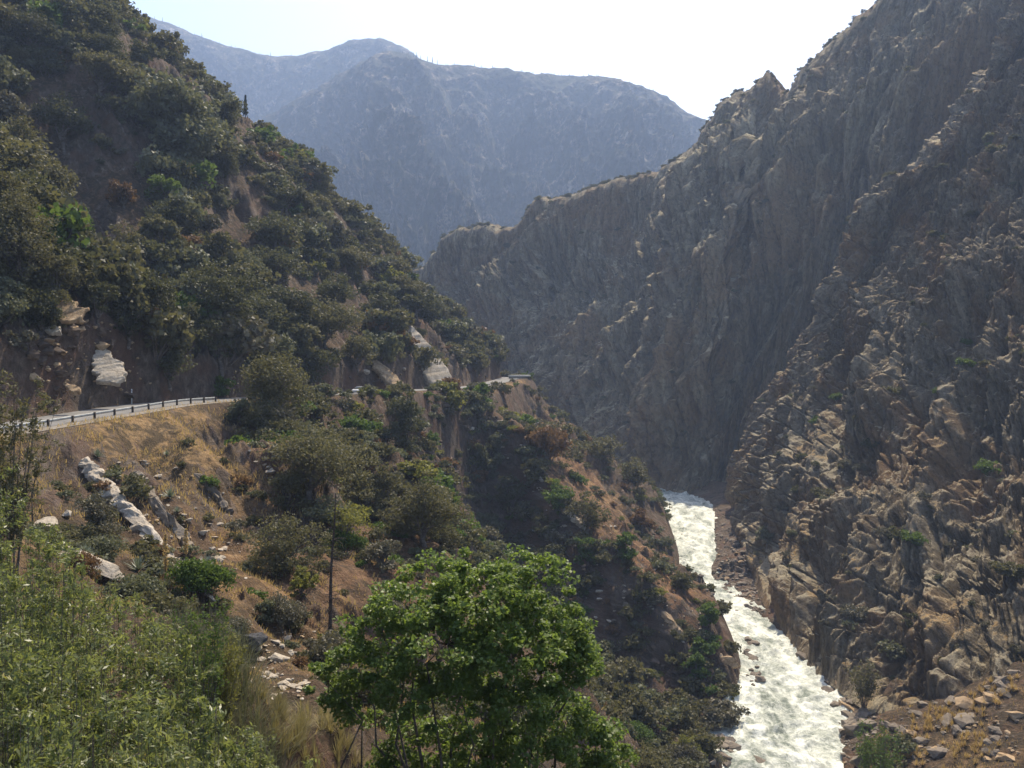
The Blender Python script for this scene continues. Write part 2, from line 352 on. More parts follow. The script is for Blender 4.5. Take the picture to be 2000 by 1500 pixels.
rust_a = np.clip(1.1 * np.exp(-(((GX - 33) / 11) ** 2 + ((GY - 182) / 26) ** 2)) + .95 * np.exp(-(((GX - 16) / 16) ** 2 + ((GY - 255) / 45) ** 2)) + .6 * np.exp(-(((GX + 16) / 12) ** 2 + ((GY - 88) / 25) ** 2)) + .5 * np.exp(-(((GX + 22) / 14) ** 2 + ((GY - 235) / 30) ** 2)), 0, 1)
rock_a = np.clip(.30 + .5 * (Sr_ > 0) * smooth(4, 5, Dr_) * (1 - smooth(8, 13, Dr_)) + .45 * smooth(.9, 1.9, slope) + .35 * (1 - smooth(10, 22, dR)) + .3 * np.exp(-(((GX + 38) / 14) ** 2 + ((GY - 84) / 14) ** 2)) + .4 * np.exp(-(near_line(GX, GY, np.array([(-12., 215, 0), (0, 200, 0), (12, 180, 0), (28, 160, 0)]))[0] / 13) ** 2) + .25 * fbm(GX / 22 + 4, GY / 22, 3, 41), 0, 1)
hill = obj('hillside', grid_mesh('hillside', np.stack([GX, GY, GZ], -1), [M['hill']], {'rust': rust_a, 'grass': grass_a, 'rock': rock_a}, True)); tag(hill, kind='structure')

def hit(u, v, r0=4.0, r1=520.0):
    """where the view ray through a photo pixel meets the hillside"""
    r = np.exp(np.linspace(math.log(r0), math.log(r1), 700)); dx = (u - 1000) / F; dz = (HOR - v) / F
    X = dx * r; z = height(X, r, False); k = np.argmax(dz * r < z)
    return np.array([X[k], r[k], z[k]])
def ground(x, y):
    return float(height(np.array([float(x)]), np.array([float(y)]))[0])

# road surface
def ribbon(L, offs, dz=0.0, samples=None):
    t = np.gradient(L[:, :2], axis=0); t /= np.linalg.norm(t, axis=1)[:, None]; nrm = np.c_[-t[:, 1], t[:, 0]]
    return np.stack([np.c_[L[:, :2] + nrm * o, L[:, 2] + dz] for o in offs], 1)
M['gravel'] = mat_plain('gravel shoulder', (.20, .175, .145), .95, .1, .35, 1.5)
Ls_ = ROADC[(ROADC[:, 1] > 60) & (ROADC[:, 1] < 136)]
sh_ = obj('road_shoulder', grid_mesh('road_shoulder', ribbon(Ls_, np.linspace(-6.4, -4.2, 4), .0), [M['gravel']], flip=True)); tag(sh_, kind='structure')
road = obj('road', grid_mesh('road', ribbon(ROADC, np.linspace(-4.2, 4.2, 5), .02), [M['asphalt']], flip=True)); tag(road, kind='structure')

# river water surface
nl, nw = 700, 90
L = catmull(np.c_[RIV, RW], nl); P = ribbon(L, np.linspace(-1, 1, nw))
t = np.gradient(L[:, :2], axis=0); t /= np.linalg.norm(t, axis=1)[:, None]; nrm = np.c_[-t[:, 1], t[:, 0]]
off = np.linspace(-1, 1, nw)[None, :, None] * (L[:, 3] + 3)[:, None, None]
P[..., :2] = L[:, None, :2] + nrm[:, None, :] * off
P[..., 2] = L[:, None, 2] + .45 * fbm(P[..., 0] / 3.2, P[..., 1] / 5, 4, 91) + .9 * np.maximum(0, ridged(P[..., 0] / 9, P[..., 1] / 6, 3, 95) - .8)
river = obj('river', grid_mesh('river', P, [M['water']], flip=True)); tag(river, kind='structure')

def blocks(a, b, wa, wb, seed):
    jb = b / wb + .35 * noise2(a / (wa * 3), b / (wb * 2), seed); rb = np.floor(jb); ja = a / wa + _h(rb, rb * 0, seed + 1) * 7 + .3 * noise2(a / (wa * 2), b / wb, seed + 2); ra = np.floor(ja)
    fa = ja - ra; fb = jb - rb; tilt_a = _h(ra, rb, seed + 3) - .5; tilt_b = _h(ra, rb, seed + 4) - .5
    return (_h(ra, rb, seed + 5) - .5) + .7 * tilt_a * (fa - .5) + .7 * tilt_b * (fb - .5)
# ------------------------------------------------------------------ canyon walls (lofted between measured lines)
def cubic_rows(A, n):                                   # Catmull-Rom along axis 0
    return np.stack([catmull(A[:, j], n) for j in range(A.shape[1])], 1)
def loft(rows, nu, nv):
    A = np.array([[px(*p) for p in r] for r in rows])   # (rows, cols, 3)
    A = np.stack([catmull(A[i], nu) for i in range(len(A))])
    return cubic_rows(A, nv)
def metric(P):
    du = np.linalg.norm(np.diff(P, axis=1), axis=2); a = np.concatenate([np.zeros((P.shape[0], 1)), np.cumsum(du, 1)], 1)
    dv = np.linalg.norm(np.diff(P, axis=0), axis=2); b = np.concatenate([np.zeros((1, P.shape[1])), np.cumsum(dv, 0)], 0)
    return np.repeat(a.mean(0)[None], P.shape[0], 0), np.repeat(b.mean(1)[:, None], P.shape[1], 1)
def normals(P):
    n = np.cross(np.gradient(P, axis=1), np.gradient(P, axis=0)); n /= np.maximum(np.linalg.norm(n, axis=2, keepdims=True), 1e-9)
    return n
rows = [
 [(1490, 990, 400), (1432, 1008, 345), (1470, 1135, 240), (1545, 1262, 188), (1630, 1345, 162), (1760, 1430, 140), (2000, 1520, 118), (2400, 1650, 92)],
 [(1550, 860, 400), (1478, 880, 336), (1525, 970, 256), (1625, 1050, 208), (1712, 1095, 186), (1830, 1135, 166), (2020, 1185, 143), (2400, 1230, 115)],
 [(1640, 690, 405), (1572, 668, 325), (1620, 745, 282), (1700, 795, 246), (1790, 815, 225), (1890, 835, 204), (2060, 855, 180), (2450, 850, 150)],
 [(1770, 470, 415), (1705, 440, 330), (1745, 495, 303), (1805, 535, 277), (1875, 545, 258), (1955, 555, 240), (2090, 560, 218), (2450, 500, 185)],
 [(1960, 210, 430), (1890, 205, 345), (1915, 245, 325), (1955, 275, 308), (1995, 285, 294), (2055, 285, 280), (2160, 255, 258), (2450, 150, 228)],
 [(2110, -40, 450), (2045, -20, 375), (2065, -5, 358), (2090, 5, 340), (2125, 0, 325), (2170, -10, 312), (2270, -40, 290), (2550, -150, 262)],
 [(2200, -180, 480), (2140, -170, 420), (2165, -165, 400), (2190, -160, 385), (2225, -165, 372), (2270, -180, 360), (2370, -210, 340), (2650, -330, 310)]]
P = loft(rows, 900, 1000); A_, B_ = metric(P); N_ = normals(P)
sk = A_ + .55 * B_                                        # the foliation leans to the right as it rises
w = 5 * noise2(A_ / 35, B_ / 35, 201)
d = 6.5 * fbm(A_ / 48, B_ / 60, 2, 202) + 6.0 * (ridged((A_ - .12 * B_ + w) / 24, (A_ + B_) / 95, 3, 203) - .8) + 2.6 * (ridged((A_ - .18 * B_ + w) / 8.5, B_ / 48, 4, 204, .55) - .8) \
    + 1.0 * (ridged((A_ - .1 * B_ + .5 * w) / 3.2, B_ / 17, 3, 207, .6) - .7) + .22 * fbm(A_ / 2.6, B_ / 3.6, 3, 205) \
    + 2.2 * blocks(A_ - .15 * B_ + w, B_, 7.5, 17, 220) + .8 * blocks(A_ - .12 * B_ + w, B_ - .15 * A_, 3.0, 15, 230)
d = d - 2.4 * np.exp(-(noise2((A_ - .14 * B_ + w) / 7, B_ / 45, 241) / .055) ** 2) - 1.3 * np.exp(-(noise2((A_ - .1 * B_ + w) / 3, B_ / 20, 242) / .06) ** 2) - 1.2 * np.exp(-(noise2(A_ / 30, (B_ - .35 * A_) / 8, 243) / .06) ** 2)
ter = B_ / 11 + .8 * noise2(A_ / 20, B_ / 30, 206); st_ = (ter - np.floor(ter)); d = d + 1.6 * (smooth(0, .75, st_) - st_)
P = P + N_ * (d * smooth(0, 12, B_))[..., None] * -1 if N_[400, 400, 1] > 0 else P + N_ * (d * smooth(0, 12, B_))[..., None]
led = np.abs(normals(P)[..., 2])
BUT = P
cl = obj('near_cliff_terrain', grid_mesh('near_cliff_terrain', P, [M['cliff']], {'along': A_ - .12 * B_, 'up': B_, 'ledge': smooth(.5, .85, led) * .8}, False)); tag(cl, kind='structure')

top = [(700, 560, 660), (780, 548, 650), (840, 510, 630), (872, 460, 625), (910, 446, 622), (985, 440, 618), (1013, 436, 616), (1046, 396, 612), (1106, 384, 608), (1200, 356, 600), (1285, 334, 590), (1350, 300, 575), (1374, 248, 565), (1402, 210, 560), (1436, 184, 556), (1470, 172, 552),
       (1496, 138, 548), (1526, 184, 546), (1552, 180, 542), (1562, 150, 540), (1604, 112, 536), (1660, 60, 526), (1702, 20, 518), (1728, -2, 514), (1800, -60, 505), (1950, -160, 480), (2300, -300, 430)]
base = [(760, 0, 640), (830, 0, 605), (870, 0, 585), (895, 0, 570), (930, 0, 555), (980, 0, 535), (1010, 0, 525), (1050, 0, 510), (1100, 0, 490), (1160, 0, 465), (1210, 0, 445), (1255, 0, 425), (1275, 0, 415), (1295, 0, 408), (1318, 0, 402), (1335, 0, 398),
        (1352, 0, 394), (1370, 0, 392), (1385, 0, 390), (1402, 0, 389), (1420, 0, 388), (1460, 0, 385), (1500, 0, 382), (1530, 0, 380), (1600, 0, 376), (1740, 0, 365), (2000, 0, 340)]
T3 = np.array([px(*p) for p in top]); B3 = np.array([px(*p) for p in base]); B3[:, 2] = -62
def prof(t, out_): return B3 + (T3 - B3) * np.array([out_, out_, t])
rows3 = np.stack([prof(0, 0), prof(.18, .10), prof(.42, .28), prof(.68, .56), prof(.88, .84), T3, T3 + np.array([30, 60, -4]), T3 + np.array([60, 160, -40])])
ds = np.r_[0, np.cumsum(np.hypot(np.diff(T3[:, 0]), np.diff(T3[:, 2])))]; su = np.linspace(0, ds[-1], 1000)
rows3 = np.stack([np.stack([np.interp(su, ds, rows3[i, :, j]) for j in range(3)], -1) for i in range(len(rows3))])
P = cubic_rows(rows3, 900); A_, B_ = metric(P); N_ = normals(P)
w = 9 * noise2(A_ / 60, B_ / 60, 301)
d = 17 * (ridged((A_ - .35 * B_ + w) / 95, B_ / 240, 2, 302) - .7) + 9 * (ridged((A_ - .25 * B_ + w) / 34, B_ / 130, 3, 303) - .8) + 3.8 * (ridged((A_ + .12 * B_ + w) / 10, B_ / 60, 4, 304, .55) - .8) + 2 * fbm(A_ / 22, B_ / 22, 3, 305, .55) \
    + 3.6 * blocks(A_ - .1 * B_ + w, B_, 15, 42, 320) + 2.2 * blocks(A_ - .05 * B_ + w, B_ - .25 * A_, 5, 14, 330)
d = d - 5 * np.exp(-(noise2((A_ - .1 * B_ + w) / 16, B_ / 110, 341) / .05) ** 2) - 2.6 * np.exp(-(noise2((A_ - .05 * B_ + w) / 6.5, B_ / 48, 342) / .06) ** 2)
topfade = .16 + .84 * smooth(.0, .25, np.abs(np.linspace(0, 1, 900)[:, None] - 5 / 7))
sgn = -1 if N_[300, 500, 1] > 0 else 1
P = P + N_ * (sgn * d * topfade * smooth(0, 20, B_))[..., None]
P[..., 2] += (1 - topfade) * (2.4 * fbm(A_ / 12, B_ / 400, 4, 306) + 4.0 * fbm(A_ / 45, B_ / 900, 2, 307))
led = np.abs(normals(P)[..., 2]); FARW = P
fw = obj('far_cliff_terrain', grid_mesh('far_cliff_terrain', P, [M['cliff_far']], {'along': A_ - .15 * B_, 'up': B_, 'ledge': smooth(.5, .9, led) * .9 * (1 - smooth(560, 630, np.arange(900))[:, None])}, False)); tag(fw, kind='structure')

# ------------------------------------------------------------------ far mountains
def mountain(name, sil, depth, front, nu, nv, amp, seed, base_u=None):
    T3 = np.array([px(u, v, depth) for u, v in sil]); B3 = np.array([px(u, 0, front) for u in (base_u or [s[0] for s in sil])]); B3[:, 2] = -60
    rows3 = np.stack([B3, B3 * .62 + T3 * .38, B3 * .3 + T3 * .7, T3, T3 + np.array([0, 300, -150])])
    ds = np.r_[0, np.cumsum(np.hypot(np.diff(T3[:, 0]), np.diff(T3[:, 2])))]; su = np.linspace(0, ds[-1], nu)
    rows3 = np.stack([np.stack([np.interp(su, ds, rows3[i, :, j]) for j in range(3)], -1) for i in range(len(rows3))])
    P = cubic_rows(rows3, nv); A, B = metric(P); N = normals(P)
    fade = smooth(0, .3, np.abs(np.linspace(0, 1, nv)[:, None] - .75)) * .92 + .08
    w = 60 * noise2(A / 300, B / 300, seed)
    d = amp * ((ridged((A + .3 * B + w) / 420, B / 900, 3, seed + 1) - .8) + .5 * (ridged((A - .2 * B + w) / 130, B / 260, 3, seed + 2) - .8) + .28 * (ridged(A / 45, B / 80, 3, seed + 3) - .8))
    P = P + N * ((-1 if N[nv // 2, nu // 2, 1] > 0 else 1) * d * fade)[..., None]
    P[..., 2] += (1 - fade) * 3.0 * fbm(A / 60, B / 4000, 5, seed + 4, .6)
    o = obj(name, grid_mesh(name, P, [M['far']], None, True)); tag(o, kind='structure'); return P
MT1 = mountain('far_mountain', [(380, 420), (430, 330), (500, 240), (560, 210), (640, 175), (700, 135), (760, 100), (800, 104), (850, 125), (900, 128), (1000, 133), (1100, 148), (1200, 160), (1250, 172), (1300, 200), (1340, 225), (1380, 245), (1450, 300), (1600, 390), (1800, 480)], 2200, 1050, 800, 600, 82, 401)
MT2 = mountain('distant_mountain', [(0, -190), (150, -60), (220, -8), (270, 26), (320, 45), (400, 78), (470, 100), (545, 112), (580, 108), (640, 95), (680, 80), (740, 73), (765, 80), (800, 100), (850, 135), (950, 200), (1200, 350)], 2800, 1900, 600, 400, 70, 451)
#VEG
# ------------------------------------------------------------------ fast ground lookup
_lr0, _lr1 = math.log(2.0), math.log(560.0); _t0, _t1 = th[0], th[-1]
def gz(X, Y):
    X = np.asarray(X, float); Y = np.asarray(Y, float)
    a = (np.arctan2(X, Y) - _t0) / (_t1 - _t0) * (nth - 1); b = (np.log(np.maximum(np.hypot(X, Y), 2.0)) - _lr0) / (_lr1 - _lr0) * (nr - 1)
    a = np.clip(a, 0, nth - 1.001); b = np.clip(b, 0, nr - 1.001); i = a.astype(int); j = b.astype(int); fa = a - i; fb = b - j
    return (GZ[j, i] * (1 - fa) + GZ[j, i + 1] * fa) * (1 - fb) + (GZ[j + 1, i] * (1 - fa) + GZ[j + 1, i + 1] * fa) * fb
def ghit(u, v, r0=4.0, r1=520.0):
    r = np.exp(np.linspace(math.log(r0), math.log(r1), 1500)); dx = (u - 1000) / F; dz = (HOR - v) / F
    z = gz(dx * r, r); k = int(np.argmax(dz * r < z)); return np.array([dx * r[k], r[k], z[k]])
def gnormal(x, y, h=1.0):
    n = np.array([-(gz(x + h, y) - gz(x - h, y)) / (2 * h), -(gz(x, y + h) - gz(x, y - h)) / (2 * h), 1.0]); return n / np.linalg.norm(n)
def visible(X, Y, Z):
    ok = np.ones(len(X), bool)
    for f in np.linspace(.12, .97, 60): ok &= gz(X * f, Y * f) < Z * f
    return ok

# ------------------------------------------------------------------ foliage meshes
LEAF = dict(
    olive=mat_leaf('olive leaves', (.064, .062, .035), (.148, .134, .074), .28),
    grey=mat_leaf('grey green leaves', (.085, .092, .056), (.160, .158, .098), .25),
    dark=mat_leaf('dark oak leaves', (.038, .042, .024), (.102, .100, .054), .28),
    rust=mat_leaf('rust brown leaves', (.12, .070, .038), (.20, .115, .058), .2),
    yellow=mat_leaf('yellow green leaves', (.115, .120, .034), (.21, .20, .06), .35),
    green=mat_leaf('mid green leaves', (.045, .085, .020), (.110, .150, .040), .35),
    brown=mat_leaf('dry brown twigs', (.095, .085, .058), (.165, .148, .102), .15),
    fig=mat_leaf('bright broad leaves', (.058, .098, .022), (.155, .205, .050), .45, .45, .25, None, .9),
    willow=mat_leaf('narrow grey green leaves', (.075, .102, .034), (.195, .208, .085), .45, .42, .35, ((.36, .28, .06), .7), 1.6),
    reed=mat_leaf('long green blades', (.10, .14, .05), (.22, .24, .11), .35, .4, .5),
    yucca=mat_leaf('blue grey blades', (.10, .125, .095), (.20, .225, .165), .15, .5, .4),
    straw=mat_leaf('dry straw', (.27, .175, .08), (.50, .36, .18), .3),
    dryherb=mat_leaf('dull dry herbs', (.15, .135, .075), (.30, .245, .135), .3),
    conifer=mat_leaf('conifer needles', (.020, .036, .016), (.045, .060, .024), .1),
)
M['bark'] = mat_stone('grey bark', [(.07, .055, .045), (.14, .115, .095), (.24, .21, .18)], 1.5)
M['deadwood'] = mat_stone('dead wood', [(.045, .034, .027), (.085, .062, .048), (.15, .115, .09)], 2.0)
M['stalk'] = mat_stone('dry stalk', [(.16, .11, .06), (.28, .2, .11), (.42, .33, .2)], 3.0)

def leaves(cen, size, aspect=1.0, up=.25, rng=RNG, fold=0.0, axis=None):
    """one blade (two folded triangles) per centre"""
    n = len(cen); s = np.broadcast_to(size, (n,)) * rng.uniform(.65, 1.3, n)
    a = rng.normal(size=(n, 3)) if axis is None else axis + rng.normal(size=(n, 3)) * .35
    a /= np.linalg.norm(a, axis=1)[:, None]
    nn = rng.normal(size=(n, 3)); nn[:, 2] += up * 3; b = np.cross(nn, a); b /= np.maximum(np.linalg.norm(b, axis=1), 1e-6)[:, None]
    c = np.cross(a, b)
    hl = s[:, None] * .5; hw = hl * aspect
    V = np.stack([cen - a * hl, cen + b * hw - a * hl * .1 + c * hw * fold, cen + a * hl, cen - b * hw - a * hl * .1 + c * hw * fold], 1).reshape(-1, 3)
    return V, np.arange(4 * n).reshape(n, 4)
def clumped(rng, lobes, nclump, nleaf, crad):
    """leaf centres in many small clumps spread through the lobes (centre, radii)"""
    vol = np.array([np.prod(np.array(r)) ** .667 for _, r in lobes]); pick = rng.choice(len(lobes), nclump, p=vol / vol.sum())
    d = rng.normal(size=(nclump, 3)); d /= np.linalg.norm(d, axis=1)[:, None]; d[:, 2] = np.where((d[:, 2] < -.35) & (rng.uniform(size=nclump) < .6), -d[:, 2] * .5, d[:, 2])
    rad = rng.uniform(.35, 1, nclump) ** .45 * rng.uniform(.82, 1.12, nclump)
    cc = np.array([lobes[i][0] for i in pick]) + d * rad[:, None] * np.array([lobes[i][1] for i in pick])
    cr = crad * rng.uniform(.6, 1.35, nclump)
    e = rng.normal(size=(nclump, nleaf, 3)); e /= np.linalg.norm(e, axis=2)[..., None]; e *= rng.uniform(.15, 1, (nclump, nleaf, 1)) ** .5
    e[..., 2] *= .65
    return (cc[:, None] + e * cr[:, None, None]).reshape(-1, 3), cc
def tube(path, rad, k=6):
    path = np.asarray(path, float); n = len(path); t = np.gradient(path, axis=0); t /= np.maximum(np.linalg.norm(t, axis=1), 1e-9)[:, None]
    ref = np.where(np.abs(t[:, 2:3]) > .9, [[1., 0, 0]], [[0, 0, 1.]]); a = np.cross(t, ref); a /= np.linalg.norm(a, axis=1)[:, None]; b = np.cross(t, a)
    an = np.arange(k) / k * 2 * math.pi
    V = path[:, None] + (a[:, None] * np.cos(an)[None, :, None] + b[:, None] * np.sin(an)[None, :, None]) * np.asarray(rad)[:, None, None]
    f = []
    for i in range(n - 1):
        for j in range(k): f.append((i * k + j, i * k + (j + 1) % k, (i + 1) * k + (j + 1) % k, (i + 1) * k + j))
    return V.reshape(-1, 3), np.array(f)
def merge(parts):
    Vs, Fs, o = [], [], 0
    for V, f in parts: Vs.append(V); Fs.append(f + o); o += len(V)
    return np.concatenate(Vs), np.concatenate(Fs)
def limb(rng, p0, p1, r0, r1, n=6, wob=.08):
    t = np.linspace(0, 1, n)[:, None]; L = np.linalg.norm(np.subtract(p1, p0)); P = np.asarray(p0) * (1 - t) + np.asarray(p1) * t
    P[1:-1] += rng.normal(size=(n - 2, 3)) * wob * L * .5; P[:, 2] += np.sin(t[:, 0] * math.pi) * L * .06
    return tube(P, np.linspace(r0, r1, n))
def tree_meshes(seed, w, h, leaf, mat, crown_from=.25, ncl=90, nl=45, lobes_n=7, spread=.62, thick=1.0, low=False):
    """trunk with limbs and a lobed crown, base at the origin"""
    rng = np.random.default_rng(seed); lobes = []
    if low: crown_from = -.04
    cz = h * (1 + crown_from) / 2; ch = h * (1 - crown_from) / 2
    for i in range(lobes_n):
        a = i * 2.4 + rng.uniform(-.5, .5); q = spread * math.sqrt((i + .3) / lobes_n) * rng.uniform(.8, 1.15); zz = (rng.uniform(-.85, .5) if low else rng.uniform(-.5, .55)) * (1 - .4 * q)
        r = rng.uniform(.34, .52) * (1.05 - .35 * abs(zz))
        lobes.append((np.array([math.cos(a) * q * w / 2, math.sin(a) * q * w / 2, cz + zz * ch]), np.array([r * w / 2, r * w / 2, r * ch * 1.05])))
    lobes.append((np.array([0, 0, cz + .35 * ch]), np.array([.4 * w / 2, .4 * w / 2, .6 * ch])))
    cen, cc = clumped(rng, lobes, ncl, nl, .125 * w)
    crown = mesh_np('crown', *leaves(cen, leaf, .75, .25, rng, .25), [LEAF[mat]])
    br = min(.42, .030 * w + .06) * thick; fork = np.array([rng.normal() * .03 * w, rng.normal() * .03 * w, h * (max(crown_from, .05) * .7 + .08)])
    pa = [limb(rng, (0, 0, -.6), fork, br * 1.25, br * .8)]
    for c, r in lobes: pa.append(limb(rng, fork, c, br * .55, br * .12))
    for i in range(0, len(cc), 4): 
        c, r = min(lobes, key=lambda L: np.linalg.norm(L[0] - cc[i])); pa.append(limb(rng, c, cc[i], br * .14, br * .05, 4))
    return mesh_np('trunk', *merge(pa), [M['bark']], True), crown
def shrub_mesh(seed, r, leaf, mat, ncl=26, nl=32, flat=.75):
    rng = np.random.default_rng(seed); lobes = []
    for i in range(5):
        a = i * 2.5 + rng.uniform(-.5, .5); q = rng.uniform(.2, .6); s = rng.uniform(.4, .62)
        lobes.append((np.array([math.cos(a) * q * r, math.sin(a) * q * r, r * flat * rng.uniform(.35, .8)]), np.array([s * r, s * r, s * r * flat * 1.1])))
    cen, cc = clumped(rng, lobes, ncl, nl, .27 * r); cen[:, 2] = np.maximum(cen[:, 2], -.25 * r)
    V1, f1 = leaves(cen, leaf, .8, .2, rng, .25)
    pa = [limb(rng, (0, 0, -.4 * r), cc[i], .022 * r, .008 * r, 4) for i in range(0, len(cc), 3)]
    V2, f2 = merge(pa)
    return mesh_np('shrub', np.concatenate([V1, V2]), [f1, f2 + len(V1)], [LEAF[mat], M['bark']], midx=np.r_[np.zeros(len(f1)), np.ones(len(f2))])

# ------------------------------------------------------------------ labels: what it looks like, and which landmark it stands by
MARKS = [((838, 712), 'the pale rock slab above the road'), ((540, 750), 'the big roadside oak'), ((1006, 742), 'the stone parapet'), ((480, 207), 'the lone conifer on the skyline'),
         ((245, 385), 'the rust coloured tree'), ((350, 428), 'the yellow green tree'), ((405, 590), 'the tallest oak over the road'), ((200, 810), 'the guardrail posts'), ((270, 1020), 'the long pale rock dyke'),
         ((635, 1120), 'the dead trunk'), ((905, 1290), 'the bright broad leaved tree'), ((1440, 1130), 'the boulder bar'), ((1575, 1283), 'the biggest river boulder'), ((1360, 1015), 'the shaded rapids'),
         ((1520, 1400), 'the wide white water'), ((60, 440), 'the sunlit tree wall'), ((1500, 165), 'the pointed cliff top'), ((1600, 610), 'the pale cliff edge'), ((860, 470), 'the canyon notch'), ((690, 768), 'the car'),
         ((1330, 1220), 'the rusty bare slope'), ((1740, 1100), 'the overhanging cliff ledges'), ((1880, 440), 'the straw coloured cliff ledge'), ((130, 1090), 'the broad pale slab'), ((620, 890), 'the wide green crown below the road'),
         ((1150, 60), 'the blank white sky'), ((1900, 1400), 'the near rocky bank'), ((1040, 900), 'the sunlit rib'), ((490, 1265), 'the dark round boulder'), ((950, 1000), 'the shaded gully')]
USED = {}
def where(u, v):
    d = sorted(MARKS, key=lambda m: (m[0][0] - u) ** 2 + (m[0][1] - v) ** 2)
    (mu, mv), nm = d[0]; du, dv = u - mu, v - mv; r = math.hypot(du, dv)
    rel = ('above' if dv < 0 else 'below') if abs(dv) > .6 * abs(du) else 'beside'
    adv = 'close ' if r < 55 else ('' if r < 130 else 'well ')
    if rel == 'beside' and adv == 'well ': adv = 'some way '
    s1 = f'{adv}{rel} {nm}'
    def ang(m): return ((m[0][0] - mu) * du + (m[0][1] - mv) * dv) / (math.hypot(m[0][0] - mu, m[0][1] - mv) * max(r, 1e-6))
    t = max(d[1:9], key=ang); return s1, t[1]
def short(nm): return nm
def place_label(desc, u, v):
    s1, s2 = where(u, v); a = f'{desc} {s1}'
    words = lambda s: len(s.replace(',', ' ').split())
    cand = [a]
    b = f'{a} towards {s2}'; w2 = [b, f'{desc} between {where(u, v)[0].split(" the ")[-1] and "the " + where(u, v)[0].split(" the ", 1)[-1]} and {s2}']
    for c in cand + w2:
        if words(c) <= 16 and c not in USED: USED[c] = 1; return c
    for c in w2 + cand:
        if words(c) <= 16: USED[c] = USED.get(c, 0) + 1; return c
    return ' '.join(desc.split()[:4]) + ' near ' + s1.split(' the ', 1)[-1].join(['the ', ''])
ADJ = dict(olive='olive green', grey='grey green', dark='dark green', rust='rust brown', yellow='yellow green', green='fresh green', brown='dry brown')

